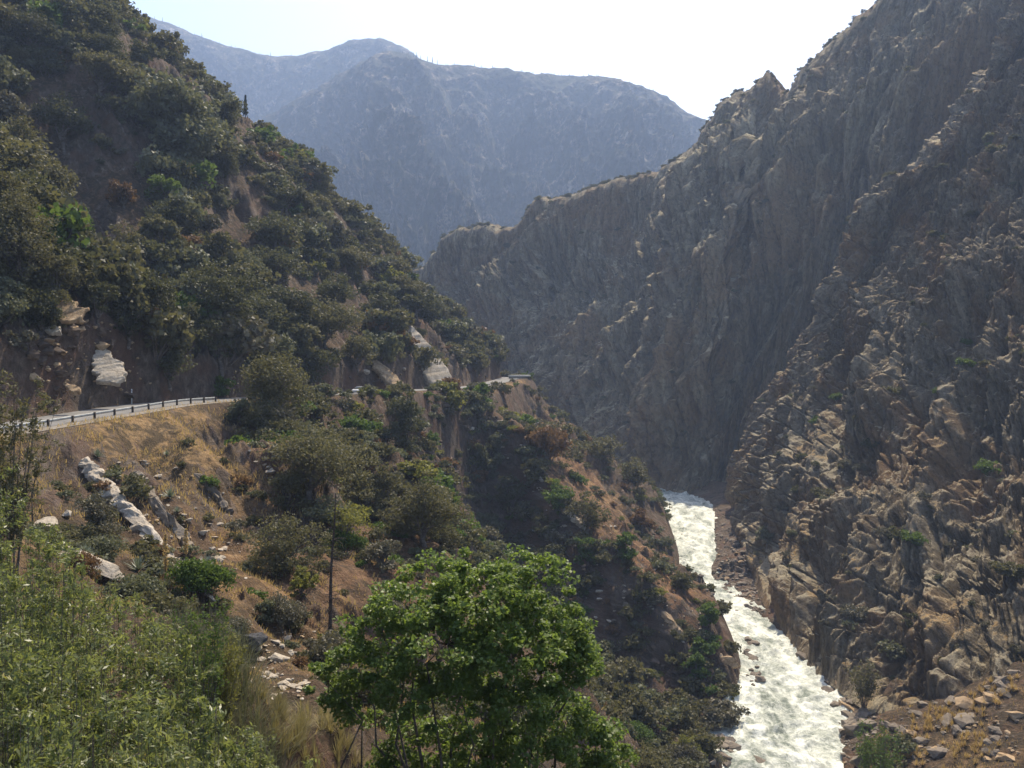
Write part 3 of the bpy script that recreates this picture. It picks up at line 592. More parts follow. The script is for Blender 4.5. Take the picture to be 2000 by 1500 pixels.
# ------------------------------------------------------------------ single trees and large bushes (crown width and height in photo pixels)
TREES = [  # u, v of the base, width, height, leaf, kind, description
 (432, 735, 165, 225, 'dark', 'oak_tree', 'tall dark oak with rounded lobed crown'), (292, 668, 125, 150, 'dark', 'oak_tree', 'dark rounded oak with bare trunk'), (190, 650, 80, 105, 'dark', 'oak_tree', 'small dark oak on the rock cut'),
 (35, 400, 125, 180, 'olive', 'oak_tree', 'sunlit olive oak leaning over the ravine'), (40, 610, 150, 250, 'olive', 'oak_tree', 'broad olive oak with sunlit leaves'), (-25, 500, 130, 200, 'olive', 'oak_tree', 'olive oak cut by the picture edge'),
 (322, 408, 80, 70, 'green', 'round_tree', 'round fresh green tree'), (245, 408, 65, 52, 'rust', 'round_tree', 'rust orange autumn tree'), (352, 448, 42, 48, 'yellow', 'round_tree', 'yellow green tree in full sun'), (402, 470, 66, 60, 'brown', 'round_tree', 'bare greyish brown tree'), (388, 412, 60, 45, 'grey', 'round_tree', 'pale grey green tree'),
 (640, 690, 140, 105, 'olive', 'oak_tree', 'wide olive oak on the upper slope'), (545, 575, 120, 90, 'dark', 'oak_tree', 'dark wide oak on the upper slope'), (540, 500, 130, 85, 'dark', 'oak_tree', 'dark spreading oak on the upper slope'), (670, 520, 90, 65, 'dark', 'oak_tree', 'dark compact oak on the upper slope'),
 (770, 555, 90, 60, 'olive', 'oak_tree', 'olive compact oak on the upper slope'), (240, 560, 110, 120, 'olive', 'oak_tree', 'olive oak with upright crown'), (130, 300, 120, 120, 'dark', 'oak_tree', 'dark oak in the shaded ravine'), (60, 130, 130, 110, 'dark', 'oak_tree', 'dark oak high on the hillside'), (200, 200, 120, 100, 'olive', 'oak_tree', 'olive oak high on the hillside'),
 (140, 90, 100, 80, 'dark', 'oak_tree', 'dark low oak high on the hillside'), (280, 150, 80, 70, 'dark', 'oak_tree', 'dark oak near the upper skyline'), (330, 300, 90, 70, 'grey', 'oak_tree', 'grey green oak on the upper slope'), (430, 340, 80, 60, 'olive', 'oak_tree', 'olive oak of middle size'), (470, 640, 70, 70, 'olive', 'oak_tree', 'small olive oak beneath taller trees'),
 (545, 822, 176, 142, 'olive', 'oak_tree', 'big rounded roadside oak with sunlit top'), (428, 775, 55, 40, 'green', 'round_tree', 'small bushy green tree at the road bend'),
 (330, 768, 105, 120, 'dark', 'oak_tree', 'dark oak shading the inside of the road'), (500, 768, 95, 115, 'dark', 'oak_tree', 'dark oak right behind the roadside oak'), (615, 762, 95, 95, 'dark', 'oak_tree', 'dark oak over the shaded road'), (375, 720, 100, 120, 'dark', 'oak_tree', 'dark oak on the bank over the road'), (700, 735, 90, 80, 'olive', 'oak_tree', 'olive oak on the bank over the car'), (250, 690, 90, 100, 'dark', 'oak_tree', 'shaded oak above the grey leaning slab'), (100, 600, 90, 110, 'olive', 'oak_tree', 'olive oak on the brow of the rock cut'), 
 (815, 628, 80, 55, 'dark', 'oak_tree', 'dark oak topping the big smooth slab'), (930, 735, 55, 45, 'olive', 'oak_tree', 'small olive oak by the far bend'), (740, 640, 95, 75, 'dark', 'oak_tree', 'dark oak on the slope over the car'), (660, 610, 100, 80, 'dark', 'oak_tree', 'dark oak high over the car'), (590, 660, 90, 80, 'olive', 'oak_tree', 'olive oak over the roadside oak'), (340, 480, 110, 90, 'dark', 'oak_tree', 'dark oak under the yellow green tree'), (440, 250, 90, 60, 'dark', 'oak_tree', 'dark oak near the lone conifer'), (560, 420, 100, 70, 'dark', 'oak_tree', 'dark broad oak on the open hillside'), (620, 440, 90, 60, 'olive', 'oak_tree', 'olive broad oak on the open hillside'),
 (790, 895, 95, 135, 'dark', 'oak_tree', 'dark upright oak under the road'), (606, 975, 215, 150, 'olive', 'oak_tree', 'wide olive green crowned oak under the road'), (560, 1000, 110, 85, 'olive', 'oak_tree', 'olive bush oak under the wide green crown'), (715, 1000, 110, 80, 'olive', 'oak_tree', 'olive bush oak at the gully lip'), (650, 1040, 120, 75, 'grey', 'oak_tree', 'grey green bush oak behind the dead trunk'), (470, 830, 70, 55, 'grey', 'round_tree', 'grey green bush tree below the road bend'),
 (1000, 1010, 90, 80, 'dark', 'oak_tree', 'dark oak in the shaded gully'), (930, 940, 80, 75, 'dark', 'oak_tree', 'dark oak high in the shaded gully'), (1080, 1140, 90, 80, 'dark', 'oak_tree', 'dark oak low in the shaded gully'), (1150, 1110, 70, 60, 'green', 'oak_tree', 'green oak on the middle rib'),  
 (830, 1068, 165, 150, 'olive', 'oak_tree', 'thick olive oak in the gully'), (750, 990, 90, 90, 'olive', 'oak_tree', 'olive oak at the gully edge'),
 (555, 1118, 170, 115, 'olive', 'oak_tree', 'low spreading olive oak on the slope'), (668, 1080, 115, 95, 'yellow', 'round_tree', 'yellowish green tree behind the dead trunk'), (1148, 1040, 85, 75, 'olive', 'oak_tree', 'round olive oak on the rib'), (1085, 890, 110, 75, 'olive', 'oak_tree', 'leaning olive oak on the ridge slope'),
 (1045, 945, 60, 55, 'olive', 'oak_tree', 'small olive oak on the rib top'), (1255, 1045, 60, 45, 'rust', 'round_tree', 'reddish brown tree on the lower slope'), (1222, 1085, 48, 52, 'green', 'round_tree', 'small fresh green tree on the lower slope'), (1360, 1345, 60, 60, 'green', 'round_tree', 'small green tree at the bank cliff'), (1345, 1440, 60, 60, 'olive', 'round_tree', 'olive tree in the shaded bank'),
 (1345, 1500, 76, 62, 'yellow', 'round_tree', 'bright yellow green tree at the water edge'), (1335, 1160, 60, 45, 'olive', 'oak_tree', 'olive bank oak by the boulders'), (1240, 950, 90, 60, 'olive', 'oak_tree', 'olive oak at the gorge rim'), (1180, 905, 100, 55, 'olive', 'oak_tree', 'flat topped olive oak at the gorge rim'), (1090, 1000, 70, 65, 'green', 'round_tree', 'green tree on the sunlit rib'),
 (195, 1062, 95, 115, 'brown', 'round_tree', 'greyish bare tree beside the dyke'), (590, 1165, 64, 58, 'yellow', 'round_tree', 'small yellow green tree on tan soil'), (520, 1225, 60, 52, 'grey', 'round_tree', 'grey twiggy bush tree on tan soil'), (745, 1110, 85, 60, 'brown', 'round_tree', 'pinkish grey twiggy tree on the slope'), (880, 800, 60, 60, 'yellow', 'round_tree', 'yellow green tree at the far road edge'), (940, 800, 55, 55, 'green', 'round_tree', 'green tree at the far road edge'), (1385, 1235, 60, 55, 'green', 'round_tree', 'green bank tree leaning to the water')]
for i, (u, v, w, h, lf, kind, desc) in enumerate(TREES):
    p = ghit(u, v); Y = p[1]; W_, H_ = w / F * Y, h / F * Y
    nq = float(np.clip((w * h) / 20000, .35, 1.6)); leaf = float(np.clip(Y * 2.4 / 850, .16, .8))
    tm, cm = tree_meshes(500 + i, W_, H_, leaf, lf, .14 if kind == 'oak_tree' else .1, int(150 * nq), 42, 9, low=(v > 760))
    o = empty(kind, (p[0], p[1], p[2] - .1), i * 1.3); tag(o, place_label(desc, u, v - h / 2), 'tree')
    obj('trunk', tm, o); obj('crown', cm, o)

GAPS = [(*ghit(u, v)[:2], r) for u, v, r in [(430, 470, 8), (700, 590, 8), (660, 655, 8), (725, 545, 6), (255, 85, 7), (330, 175, 7), (480, 235, 7), (590, 605, 7), (240, 420, 7), (140, 200, 8), (560, 350, 7), (640, 430, 6), (395, 160, 5), (780, 640, 7), (300, 330, 5), (90, 330, 9), (190, 470, 8), (500, 420, 6)]]
def gapm(X, Y): return 1 - np.clip(sum(np.exp(-((X - gx0) ** 2 + ((Y - gy0) * .6) ** 2) / r0 ** 2) for gx0, gy0, r0 in GAPS) * 1.5, 0, 1)
# ------------------------------------------------------------------ large oaks spread over the hillside: six grown once, then copied with their parts
PROTO = []
for k in range(6):
    tm, cm = tree_meshes(640 + k, 12.0, 9.0, .46, ['dark', 'olive', 'dark', 'olive', 'grey', 'dark'][k], .08, 230, 46, 10, low=(k % 2 == 0)); PROTO.append((tm, cm))
rng = np.random.default_rng(88); spots = []
for _ in range(9000):
    a = rng.uniform(math.radians(-32), math.radians(-1)); r = math.sqrt(rng.uniform(130 ** 2, 345 ** 2)); x, y = r * math.sin(a), r * math.cos(a)
    rad2 = (9 + 2.5 * math.sin(x / 9) * math.sin(y / 11 + 1)) ** 2
    if all((x - q[0]) ** 2 + (y - q[1]) ** 2 > rad2 for q in spots): spots.append((x, y))
SX, SY = np.array(spots).T; SD, SS, _ = near_line(SX, SY, ROADC[::2]); SZ = gz(SX, SY); su_, sv_ = to_px(np.stack([SX, SY, SZ], -1))
okk = (SS > 0) & (SD > 11) & visible(SX, SY, SZ + 4) & (su_ > -30) & (sv_ > -30) & (fbm(SX / 30, SY / 30, 2, 612) > -.22) & (gapm(SX, SY) > .5) & (su_ < np.interp(sv_, [0, 118, 234, 390, 552, 672], [186, 318, 452, 634, 810, 912]) - 34); cnt_ = 0
for x, y, z, u, v in zip(SX[okk], SY[okk], SZ[okk], su_[okk], sv_[okk]):
    if cnt_ >= 110: break
    k = int(rng.integers(6)); s_ = float(np.exp(rng.normal(-.08, .36))); root = empty('oak_tree', (x, y, z - .3), rng.uniform(0, 6.28)); root.scale = (s_, s_, s_ * rng.uniform(.8, 1.15)); cnt_ += 1
    tag(root, place_label(f"{'huge' if s_ > 1.25 else 'broad' if s_ > .95 else 'small'} {['dark', 'olive', 'dusky', 'olive brown', 'grey green', 'deep green'][k]} hillside oak", u, v - 12), 'tree', 'large oaks spread over the hillside')
    obj('trunk', PROTO[k][0], root); obj('crown', PROTO[k][1], root)
print('oaks', cnt_)
# ------------------------------------------------------------------ chaparral shrubs over both slopes
FINE = {c: [shrub_mesh(1500 + 10 * i + j, 2.4, .2, c, 110, 55) for j in range(2)] for i, c in enumerate(['olive', 'grey', 'dark', 'rust', 'yellow', 'green', 'brown'])}
SHAPES = {c: [shrub_mesh(900 + 10 * i + j, 2.4, .34, c, 62, 36) for j in range(3)] for i, c in enumerate(['olive', 'grey', 'dark', 'rust', 'yellow', 'green', 'brown'])}
def scatter(n, seed):
    rng = np.random.default_rng(seed); a = rng.uniform(math.radians(-33), math.radians(26), n * 3); r = np.sqrt(rng.uniform(45 ** 2, 400 ** 2, n * 3))
    return rng, r * np.sin(a), r * np.cos(a)
rng, X, Y = scatter(6800, 21)
D, S, _ = near_line(X, Y, ROADC[::2]); dn, _, rv = near_line(X, Y, RIVC[::2]); e = dn - rv[:, 3]
up = S > 0; Z = gz(X, Y)
spur = (X > np.interp(Y, [165, 176, 188, 208, 222, 235, 258, 300], [43, 31, 22, 12, 7, 1, -14, -30]) + 2) & (Y > 165) & (Y < 345)
dens = np.where(up, .76, np.where(spur, .15, .8)) * smooth(5.0, 7, D) * smooth(-1, 3, e)
dens *= np.where(up, 1 - .95 * smooth(.05, .35, fbm(X / 14, Y / 14, 3, 601)), .5 + .5 * smooth(-.25, .25, fbm(X / 16, Y / 16, 2, 602)))
dens *= 1 - .92 * np.exp(-(((X + 43) / 14) ** 2 + ((Y - 96) / 20) ** 2)); 
dens *= np.where(up, gapm(X, Y), 1)
dens *= np.where((~up) & (D < 13) & (Y > 75) & (Y < 136), 0, 1)
slabmask = np.hypot(X + 26, Y - 268) < 13; dens[slabmask & (X > -34)] *= .1
right_side = (X > 1.0 * np.interp(Y, RIVC[:, 1], RIVC[:, 0])) & (Y < 390); dens[right_side] *= np.where((Y < 130), .5, .0)[right_side]
keep = rng.uniform(size=len(X)) < dens * np.where(np.hypot(X, Y) < 115, .8, 1.0)
X, Y, Z, up = X[keep], Y[keep], Z[keep], up[keep]
sc = np.clip(np.exp(rng.normal(0, .40, len(X)) + np.where(up, .9 * fbm(X / 22, Y / 22, 2, 611), 0)) * np.where(up, 1.18, .72), .42, 2.9) * np.where(np.hypot(X, Y) < 110, .55, 1)
u, v = to_px(np.stack([X, Y, Z], -1)); vis = visible(X, Y, Z + 1.5 * sc) & (u > -60) & (u < 2060) & (v < 1560) & (v > -60)
size = np.where(vis, sc / Y, 0); order = np.argsort(-size)
cols = list(SHAPES); pr_up = np.array([.42, .22, .20, .03, .015, .025, .09]); pr_dn = np.array([.38, .22, .10, .035, .05, .09, .13])
cidx = np.array([rng.choice(7, p=(pr_up if q else pr_dn) / (pr_up if q else pr_dn).sum()) for q in up])
NIND = 220
zone_name = lambda q, y: ('shrub on the steep slope' if q else 'shrub on the river slope')
for k in order[:NIND]:
    c = cols[cidx[k]]
    o = obj('shrub', FINE[c][int(k) % 2] if math.hypot(X[k], Y[k]) < 130 else SHAPES[c][int(k) % 3]); o.location = (X[k], Y[k], Z[k] - .1); s = sc[k]; o.scale = (s * rng.uniform(.85, 1.2), s * rng.uniform(.85, 1.2), s * rng.uniform(.85, 1.25)); o.rotation_euler = (0, 0, rng.uniform(0, 6.28))
    szn = 'big' if size[k] > .0085 else ('small' if size[k] < .0052 else 'rounded')
    tag(o, place_label(f'{szn} {ADJ[c]} shrub', u[k], v[k] - 8), 'shrub', 'chaparral shrubs above the road' if up[k] else 'shrubs on the slope under the road')
rest = [k for k in order[NIND:] if vis[k]]
LOW = {c: [shrub_mesh(1200 + 10 * i + j, 2.4, .48, c, 26, 20) for j in range(2)] for i, c in enumerate(cols)}
def me_arrays(me):
    V = np.empty(len(me.vertices) * 3, np.float32); me.vertices.foreach_get('co', V); L = np.empty(len(me.loops), np.int32); me.loops.foreach_get('vertex_index', L)
    mi = np.empty(len(me.polygons), np.int32); me.polygons.foreach_get('material_index', mi); return V.reshape(-1, 3), L.reshape(-1, 4), mi
LOWA = {c: [me_arrays(m) for m in LOW[c]] for c in cols}
def merged_plants(name, items, label):
    Vs, Fs, Ms, o = [], [], [], 0
    for (x, y, z, s, c, a) in items:
        V, f, mi = LOWA[cols[c]][int(a * 100) % 2]; ca, sa = math.cos(a), math.sin(a)
        Vs.append(np.stack([(V[:, 0] * ca - V[:, 1] * sa) * s + x, (V[:, 0] * sa + V[:, 1] * ca) * s + y, V[:, 2] * s + z], -1)); Fs.append(f + o); o += len(V)
        Ms.append(np.where(mi == 0, c, 7))
    me = mesh_np(name, np.concatenate(Vs), np.concatenate(Fs), [LEAF[c] for c in cols] + [M['bark']], midx=np.concatenate(Ms))
    return tag(obj(name, me), label, kind='stuff')
merged_plants('chaparral', [(X[k], Y[k], Z[k] - .1, sc[k], cidx[k], rng.uniform(0, 6.28)) for k in rest], 'dense low chaparral between the larger shrubs of the hillside')
print('shrubs', NIND, 'rest', len(rest))
# shrubs on the right-hand cliffs
def cliff_shrubs(P, n, seed, smin, smax, group, desc, jmin, jmax):
    rng = np.random.default_rng(seed); N = normals(P); led = np.abs(N[..., 2]); uu, vv = to_px(P); cnt = 0; it = []
    while len(it) < n:
        i = int(rng.integers(jmin, jmax)); j = int(rng.integers(60, P.shape[1] - 60)); p = P[i, j]
        if not (0 < uu[i, j] < 2000 and 0 < vv[i, j] < 1480) or p[1] < 60: continue
        if rng.uniform() > led[i, j] ** 2 * 1.6: continue
        it.append((p, uu[i, j], vv[i, j]))
    return rng, it
rng, it = cliff_shrubs(BUT, 230, 31, 0, 0, '', '', 60, 960)
for q, (p, u_, v_) in enumerate(it[:60]):
    c = ['olive', 'grey', 'olive', 'brown', 'dark', 'green'][q % 6]; s = rng.uniform(.6, 1.5); o = obj('shrub', SHAPES[c][q % 3]); o.location = (p[0], p[1], p[2] - .3); o.scale = (s, s, s * rng.uniform(.7, 1.1)); o.rotation_euler = (0, 0, rng.uniform(0, 6.28))
    tag(o, place_label(f'{"small" if s < .95 else "rounded"} {ADJ[c]} cliff shrub', u_, v_), 'shrub', 'shrubs rooted on the near cliff')
it2 = [(p[0], p[1], p[2] - .2, rng.uniform(.3, .8), int(rng.choice([0, 1, 2, 6])), rng.uniform(0, 6)) for p, _, _ in it[60:]]
rng, it = cliff_shrubs(FARW, 260, 33, 0, 0, '', '', 80, 640)
it2 += [(p[0], p[1], p[2] - .3, rng.uniform(.4, 1.2), int(rng.choice([0, 1, 2, 2])), rng.uniform(0, 6)) for p, _, _ in it]
i0 = 642; jj = rng.integers(20, 960, 240)
it2 += [(FARW[i0, j][0], FARW[i0, j][1], FARW[i0, j][2] - .5, rng.uniform(.5, 1.3), int(rng.choice([0, 2, 2])), rng.uniform(0, 6)) for j in jj]
merged_plants('undergrowth', it2, 'sparse dark scrub growing in cracks of the cliffs')

# ------------------------------------------------------------------ conifers on the skylines
def conifer_mesh(seed, h, w, leaf, n):
    rng = np.random.default_rng(seed); t = rng.uniform(.12, 1, n) ** .8; a = rng.uniform(0, 6.28, n); tier = .72 + .28 * np.cos(t * 40); r = (1 - t) * w / 2 * rng.uniform(.3, 1, n) ** .5 * tier + .02 * w
    cen = np.stack([np.cos(a) * r, np.sin(a) * r, t * h - r * .35], -1)
    return mesh_np('trunk', *tube([(0, 0, -1), (0, 0, h * .5), (0, 0, h)], [.022 * h, .015 * h, .004 * h]), [M['bark']], True), mesh_np('crown', *leaves(cen, leaf, .6, .3, rng, .2, np.stack([np.cos(a), np.sin(a), -.3 * np.ones(n)], -1)), [LEAF['conifer']])
p = ghit(481, 233); tm, cm = conifer_mesh(1, 8.0, 2.8, .55, 900); o = empty('conifer', p - [0, 0, .3]); tag(o, 'lone slim conifer standing dark on the hillside skyline', 'tree'); obj('trunk', tm, o); obj('crown', cm, o)
rng = np.random.default_rng(5); FARC = [merge([me_arrays(m)[:2] for m in conifer_mesh(10 + k, 20, 6.5, 2.4, 150)]) for k in range(3)]
FM = [mesh_np('conifer', V_, f_, [LEAF['conifer']]) for V_, f_ in FARC]
def ridge_point(MT, u):
    uu, vv = to_px(MT); col = np.argmin(np.abs(uu[int(MT.shape[0] * .74)] - u)); k = np.argmin(vv[:, col]); return MT[k, col]
for q, (MT, u_, s) in enumerate([(MT2, 252, .9), (MT2, 262, .7), (MT2, 283, .8), (MT2, 303, 1.0), (MT2, 318, 1.3), (MT2, 396, 1.2), (MT2, 461, .9), (MT2, 531, 1.3), (MT1, 808, 1.3), (MT1, 815, 1.5), (MT1, 823, 1.1), (MT1, 836, 1.4), (MT1, 846, 1.5), (MT1, 856, 1.2), (MT1, 700, .7), (MT1, 1040, .6), (MT1, 1165, .7)]):
    p = ridge_point(MT, u_); o = obj('conifer', FM[q % 3]); o.location = (p[0], p[1], p[2] - 3); o.scale = (s * .45, s * .45, s * .6)
    d = ['slim', 'short', 'squat', 'thin', 'tall', 'spiky', 'small', 'isolated', 'tapering', 'tallest', 'narrow', 'broad', 'pointed', 'low', 'tiny', 'faint', 'minute'][q]
    tag(o, f'{d} far conifer on the hazy {"left" if MT is MT2 else "central"} mountain skyline, {["first", "second", "third", "fourth", "fifth", "sixth", "seventh", "eighth", "ninth"][q if q < 8 else q - 8]} along the ridge', 'tree', 'conifers on the far skyline')
Vs, Fs, o_ = [], [], 0
for MT, n in ((MT1, 190), (MT2, 120)):
    for k in range(n):
        p = ridge_point(MT, rng.uniform(230, 1390)); V_, f_ = FARC[k % 3]; s = rng.uniform(.12, .45); Vs.append(V_ * s + p - np.array([0, 0, 2])); Fs.append(f_ + o_); o_ += len(V_)
tag(obj('far_forest', mesh_np('far_forest', np.concatenate(Vs), np.concatenate(Fs), [LEAF['conifer']])), 'thin fringe of trees along the hazy mountain crests', kind='stuff')
# ------------------------------------------------------------------ rocks
import bmesh
from mathutils import Vector
M['boulder'] = mat_stone('river boulder', [(.095, .078, .058), (.19, .155, .118), (.32, .27, .21)], .5)
M['pale_rock'] = mat_stone('pale slab rock', [(.25, .205, .155), (.40, .34, .26), (.54, .47, .38)], .5, False)
M['tan_rock'] = mat_stone('tan slab rock', [(.20, .13, .07), (.36, .255, .15), (.50, .38, .25)], .5, False)
M['dark_rock'] = mat_stone('dark boulder rock', [(.028, .028, .030), (.055, .054, .056), (.10, .098, .10)], .6)
def rock_mesh(seed, mat, flat=.7, name='boulder'):
    """angular stone: hull of random points, broken edges, a little grain; about one metre across"""
    rng = np.random.default_rng(seed); pts = rng.normal(size=(16, 3)); pts /= np.linalg.norm(pts, axis=1)[:, None]; pts *= rng.uniform(.38, .56, (16, 1)); pts[:, 2] *= flat; pts[:, 0] *= rng.uniform(.9, 1.35)
    bm = bmesh.new(); vs = [bm.verts.new(p) for p in pts]; r = bmesh.ops.convex_hull(bm, input=vs)
    bmesh.ops.delete(bm, geom=[v for v in bm.verts if not v.link_faces], context='VERTS')
    bmesh.ops.bevel(bm, geom=bm.edges[:], offset=.016, segments=1, affect='EDGES')
    bmesh.ops.triangulate(bm, faces=bm.faces[:]); bmesh.ops.subdivide_edges(bm, edges=[e for e in bm.edges if e.calc_length() > .14], cuts=2, use_grid_fill=True)
    for v in bm.verts:
        c = v.co; n = float(fbm(np.array([c.x * 4 + seed]), np.array([c.y * 4 + c.z * 5.0]), 3, seed)[0]); v.co += c.normalized() * n * .035
    me = bpy.data.meshes.new(name); bm.to_mesh(me); bm.free(); me.materials.append(mat); return me
BOUL = [rock_mesh(40 + k, M['boulder'], .75) for k in range(7)]; PALE = [rock_mesh(60 + k, M['pale_rock'], .55) for k in range(5)]; TANB = [rock_mesh(80 + k, M['tan_rock'], .6) for k in range(3)]
ROCKQ = []
def queue_rock(*a): ROCKQ.append(a)
def put_rock(me, x, y, z, s, desc, u, v, group, cat='boulder', sz=None, tilt=.3, name='boulder'):
    o = obj(name, me); o.location = (x, y, z); rng = RNG; s = s * 1.15; o.scale = (s * rng.uniform(.85, 1.25), s * rng.uniform(.8, 1.1), s * (sz or rng.uniform(.7, 1.0)))
    o.rotation_euler = (rng.uniform(-tilt, tilt), rng.uniform(-tilt, tilt), rng.uniform(0, 6.28)); tag(o, place_label(desc, u, v), cat, group); return o
def rsize(px_): return ['small', 'middling', 'large'][0 if px_ < 9 else (1 if px_ < 16 else 2)]
def rock_patch(poly, n, smin, smax, meshes, desc, group, seed, on='ground', sink=.15):
    rng = np.random.default_rng(seed); poly = np.array(poly, float); c = 0; tries = 0
    x0, y0 = poly.min(0); x1, y1 = poly.max(0)
    while c < n and tries < n * 60:
        tries += 1; u, v = rng.uniform(x0, x1), rng.uniform(y0, y1); ins = False; j = len(poly) - 1
        for i in range(len(poly)):
            if (poly[i, 1] > v) != (poly[j, 1] > v) and u < (poly[j, 0] - poly[i, 0]) * (v - poly[i, 1]) / (poly[j, 1] - poly[i, 1]) + poly[i, 0]: ins = not ins
            j = i
        if not ins: continue
        if on == 'water':
            zz = np.interp(v, [990, 1100, 1200, 1300, 1500], [-56.2, -58, -59.2, -59.8, -60]); Y = -zz * F / (v - HOR); x, z = (u - 1000) / F * Y, zz
        else: x, Y, z = ghit(u, v)
        s = math.exp(rng.uniform(math.log(smin), math.log(smax))); pw = s / Y * F
        queue_rock(meshes[int(rng.integers(len(meshes)))], x, Y, z + s * (.18 - sink), s, f'{rsize(pw)} {desc}', u, v, group); c += 1
rock_patch([(1398, 1020), (1432, 1020), (1480, 1140), (1505, 1195), (1470, 1205), (1425, 1180), (1390, 1110)], 130, .8, 2.4, BOUL + TANB[:1], 'grey brown boulder', 'boulders of the river bar', 71)
rock_patch([(1458, 1240), (1475, 1250), (1488, 1330), (1470, 1345), (1455, 1300)], 22, .9, 2.8, BOUL, 'wet grey boulder', 'boulders along the bank cliff', 72, 'water')
rock_patch([(1625, 1335), (1675, 1330), (1700, 1400), (1690, 1440), (1650, 1430), (1612, 1390)], 40, 1.2, 3.6, BOUL, 'grey brown boulder', 'boulders on the far bank', 73)
rock_patch([(1390, 1430), (1415, 1400), (1440, 1440), (1425, 1500), (1385, 1500)], 18, .9, 2.8, BOUL, 'shaded grey boulder', 'boulders at the near bank', 74, 'water')
rock_patch([(1640, 1440), (1700, 1380), (1990, 1290), (1995, 1490), (1650, 1495)], 95, .5, 3.0, BOUL + TANB, 'weathered boulder', 'boulders on the near rocky bank', 75)
rock_patch([(500, 1250), (640, 1240), (640, 1320), (560, 1390), (500, 1330)], 34, .25, 1.1, PALE, 'pale broken rock', 'pale rocks under the dead trunk', 76)
rock_patch([(260, 900), (340, 900), (450, 1060), (420, 1130), (330, 1000)], 22, .35, 1.3, PALE, 'pale angular rock', 'pale rocks beside the dyke', 77)
rock_patch([(440, 790), (500, 810), (600, 970), (570, 990), (480, 880)], 18, .4, 1.5, PALE, 'pale split rock', 'pale rocks on the dark rib', 78)
rock_patch([(960, 820), (1010, 830), (1120, 1030), (1090, 1060), (990, 930)], 24, .6, 2.0, PALE, 'pale weathered rock', 'pale rocks on the sunlit rib', 79)
rock_patch([(1100, 1060), (1250, 1180), (1200, 1260), (1080, 1150)], 20, .6, 1.8, PALE + BOUL, 'weathered rock', 'rocks on the lower slope', 80)
M['cut_rock'] = mat_stone('brown cut rock', [(.050, .036, .027), (.11, .08, .058), (.21, .165, .125)], .5); CUTB = [rock_mesh(110 + k, M['cut_rock'], .7) for k in range(4)]
rock_patch([(50, 600), (200, 640), (250, 770), (70, 790)], 40, .8, 2.6, CUTB * 2 + TANB, 'jutting brown rock', 'rocks of the road cut', 81, sink=.42)
rock_patch([(640, 700), (900, 640), (960, 735), (700, 765)], 26, 1.2, 3.6, CUTB * 2 + PALE[:1], 'jutting brown rock', 'rocks above the far road', 84, sink=.3)
rock_patch([(880, 900), (1000, 900), (1150, 1180), (1250, 1300), (1150, 1290), (950, 1060)], 30, 1.0, 3.5, CUTB * 2 + PALE[:1], 'dark jutting rock', 'rocks in the shaded gully', 85, sink=.25)
rock_patch([(780, 785), (910, 785), (970, 900), (860, 950)], 26, 1.2, 4.0, CUTB * 2 + PALE[:1], 'jutting brown rock', 'rocks under the far road', 87, sink=.3)
rock_patch([(1200, 1230), (1440, 1310), (1440, 1440), (1300, 1460)], 30, 1.2, 4.0, CUTB, 'dark brown cliff rock', 'rocks of the bank cliff', 86, sink=.3)
rock_patch([(1310, 985), (1400, 1000), (1415, 1040), (1330, 1045)], 9, .8, 2.0, BOUL, 'dark wet boulder', 'boulders in the shaded rapids', 82, 'water', .3)
def zriver(v): return np.interp(v, [990, 1100, 1200, 1300, 1500], [-56.2, -58, -59.2, -59.8, -60])
for (u, v, s, sz, d) in [(1575, 1290, 4.6, .75, 'largest smooth grey boulder, half submerged in white water'), (1603, 1308, 1.7, .6, 'dark flat boulder just downstream of the largest one'), (1440, 1196, 1.6, .8, 'lone dark boulder splitting the current at the bar'), (1500, 1494, 4.0, .3, 'long flat dark rock awash in the nearest rapids'), (1650, 1350, 4.4, .9, 'tan domed boulder at the bank edge'), (1655, 1385, 3.6, .8, 'dark split boulder beneath the tan domed one'), (1475, 1330, 3.0, .7, 'black wet boulder under the bank cliff')]:
    z = float(zriver(v)); Y = -z * F / (v - HOR); o = obj('boulder', BOUL[int(v) % 7] if 'tan' not in d else TANB[0]); o.location = ((u - 1000) / F * Y, Y, z + .1); o.scale = (s, s * .7, s * sz); o.rotation_euler = (.1, .25, -.6); tag(o, d, 'boulder')
p = ghit(490, 1278); o = obj('boulder', rock_mesh(99, M['dark_rock'], .85)); o.location = p + [0, 0, .7]; o.scale = (1.7, 1.7, 1.6); tag(o, 'dark round blue grey boulder on the tan slope under the dyke', 'boulder')
o = obj('boulder', PALE[2]); p = ghit(130, 1010); o.location = p + [0, 0, .2]; o.scale = (.9, .8, 1.2); tag(o, 'single white upright stone between the two pale slabs', 'boulder')

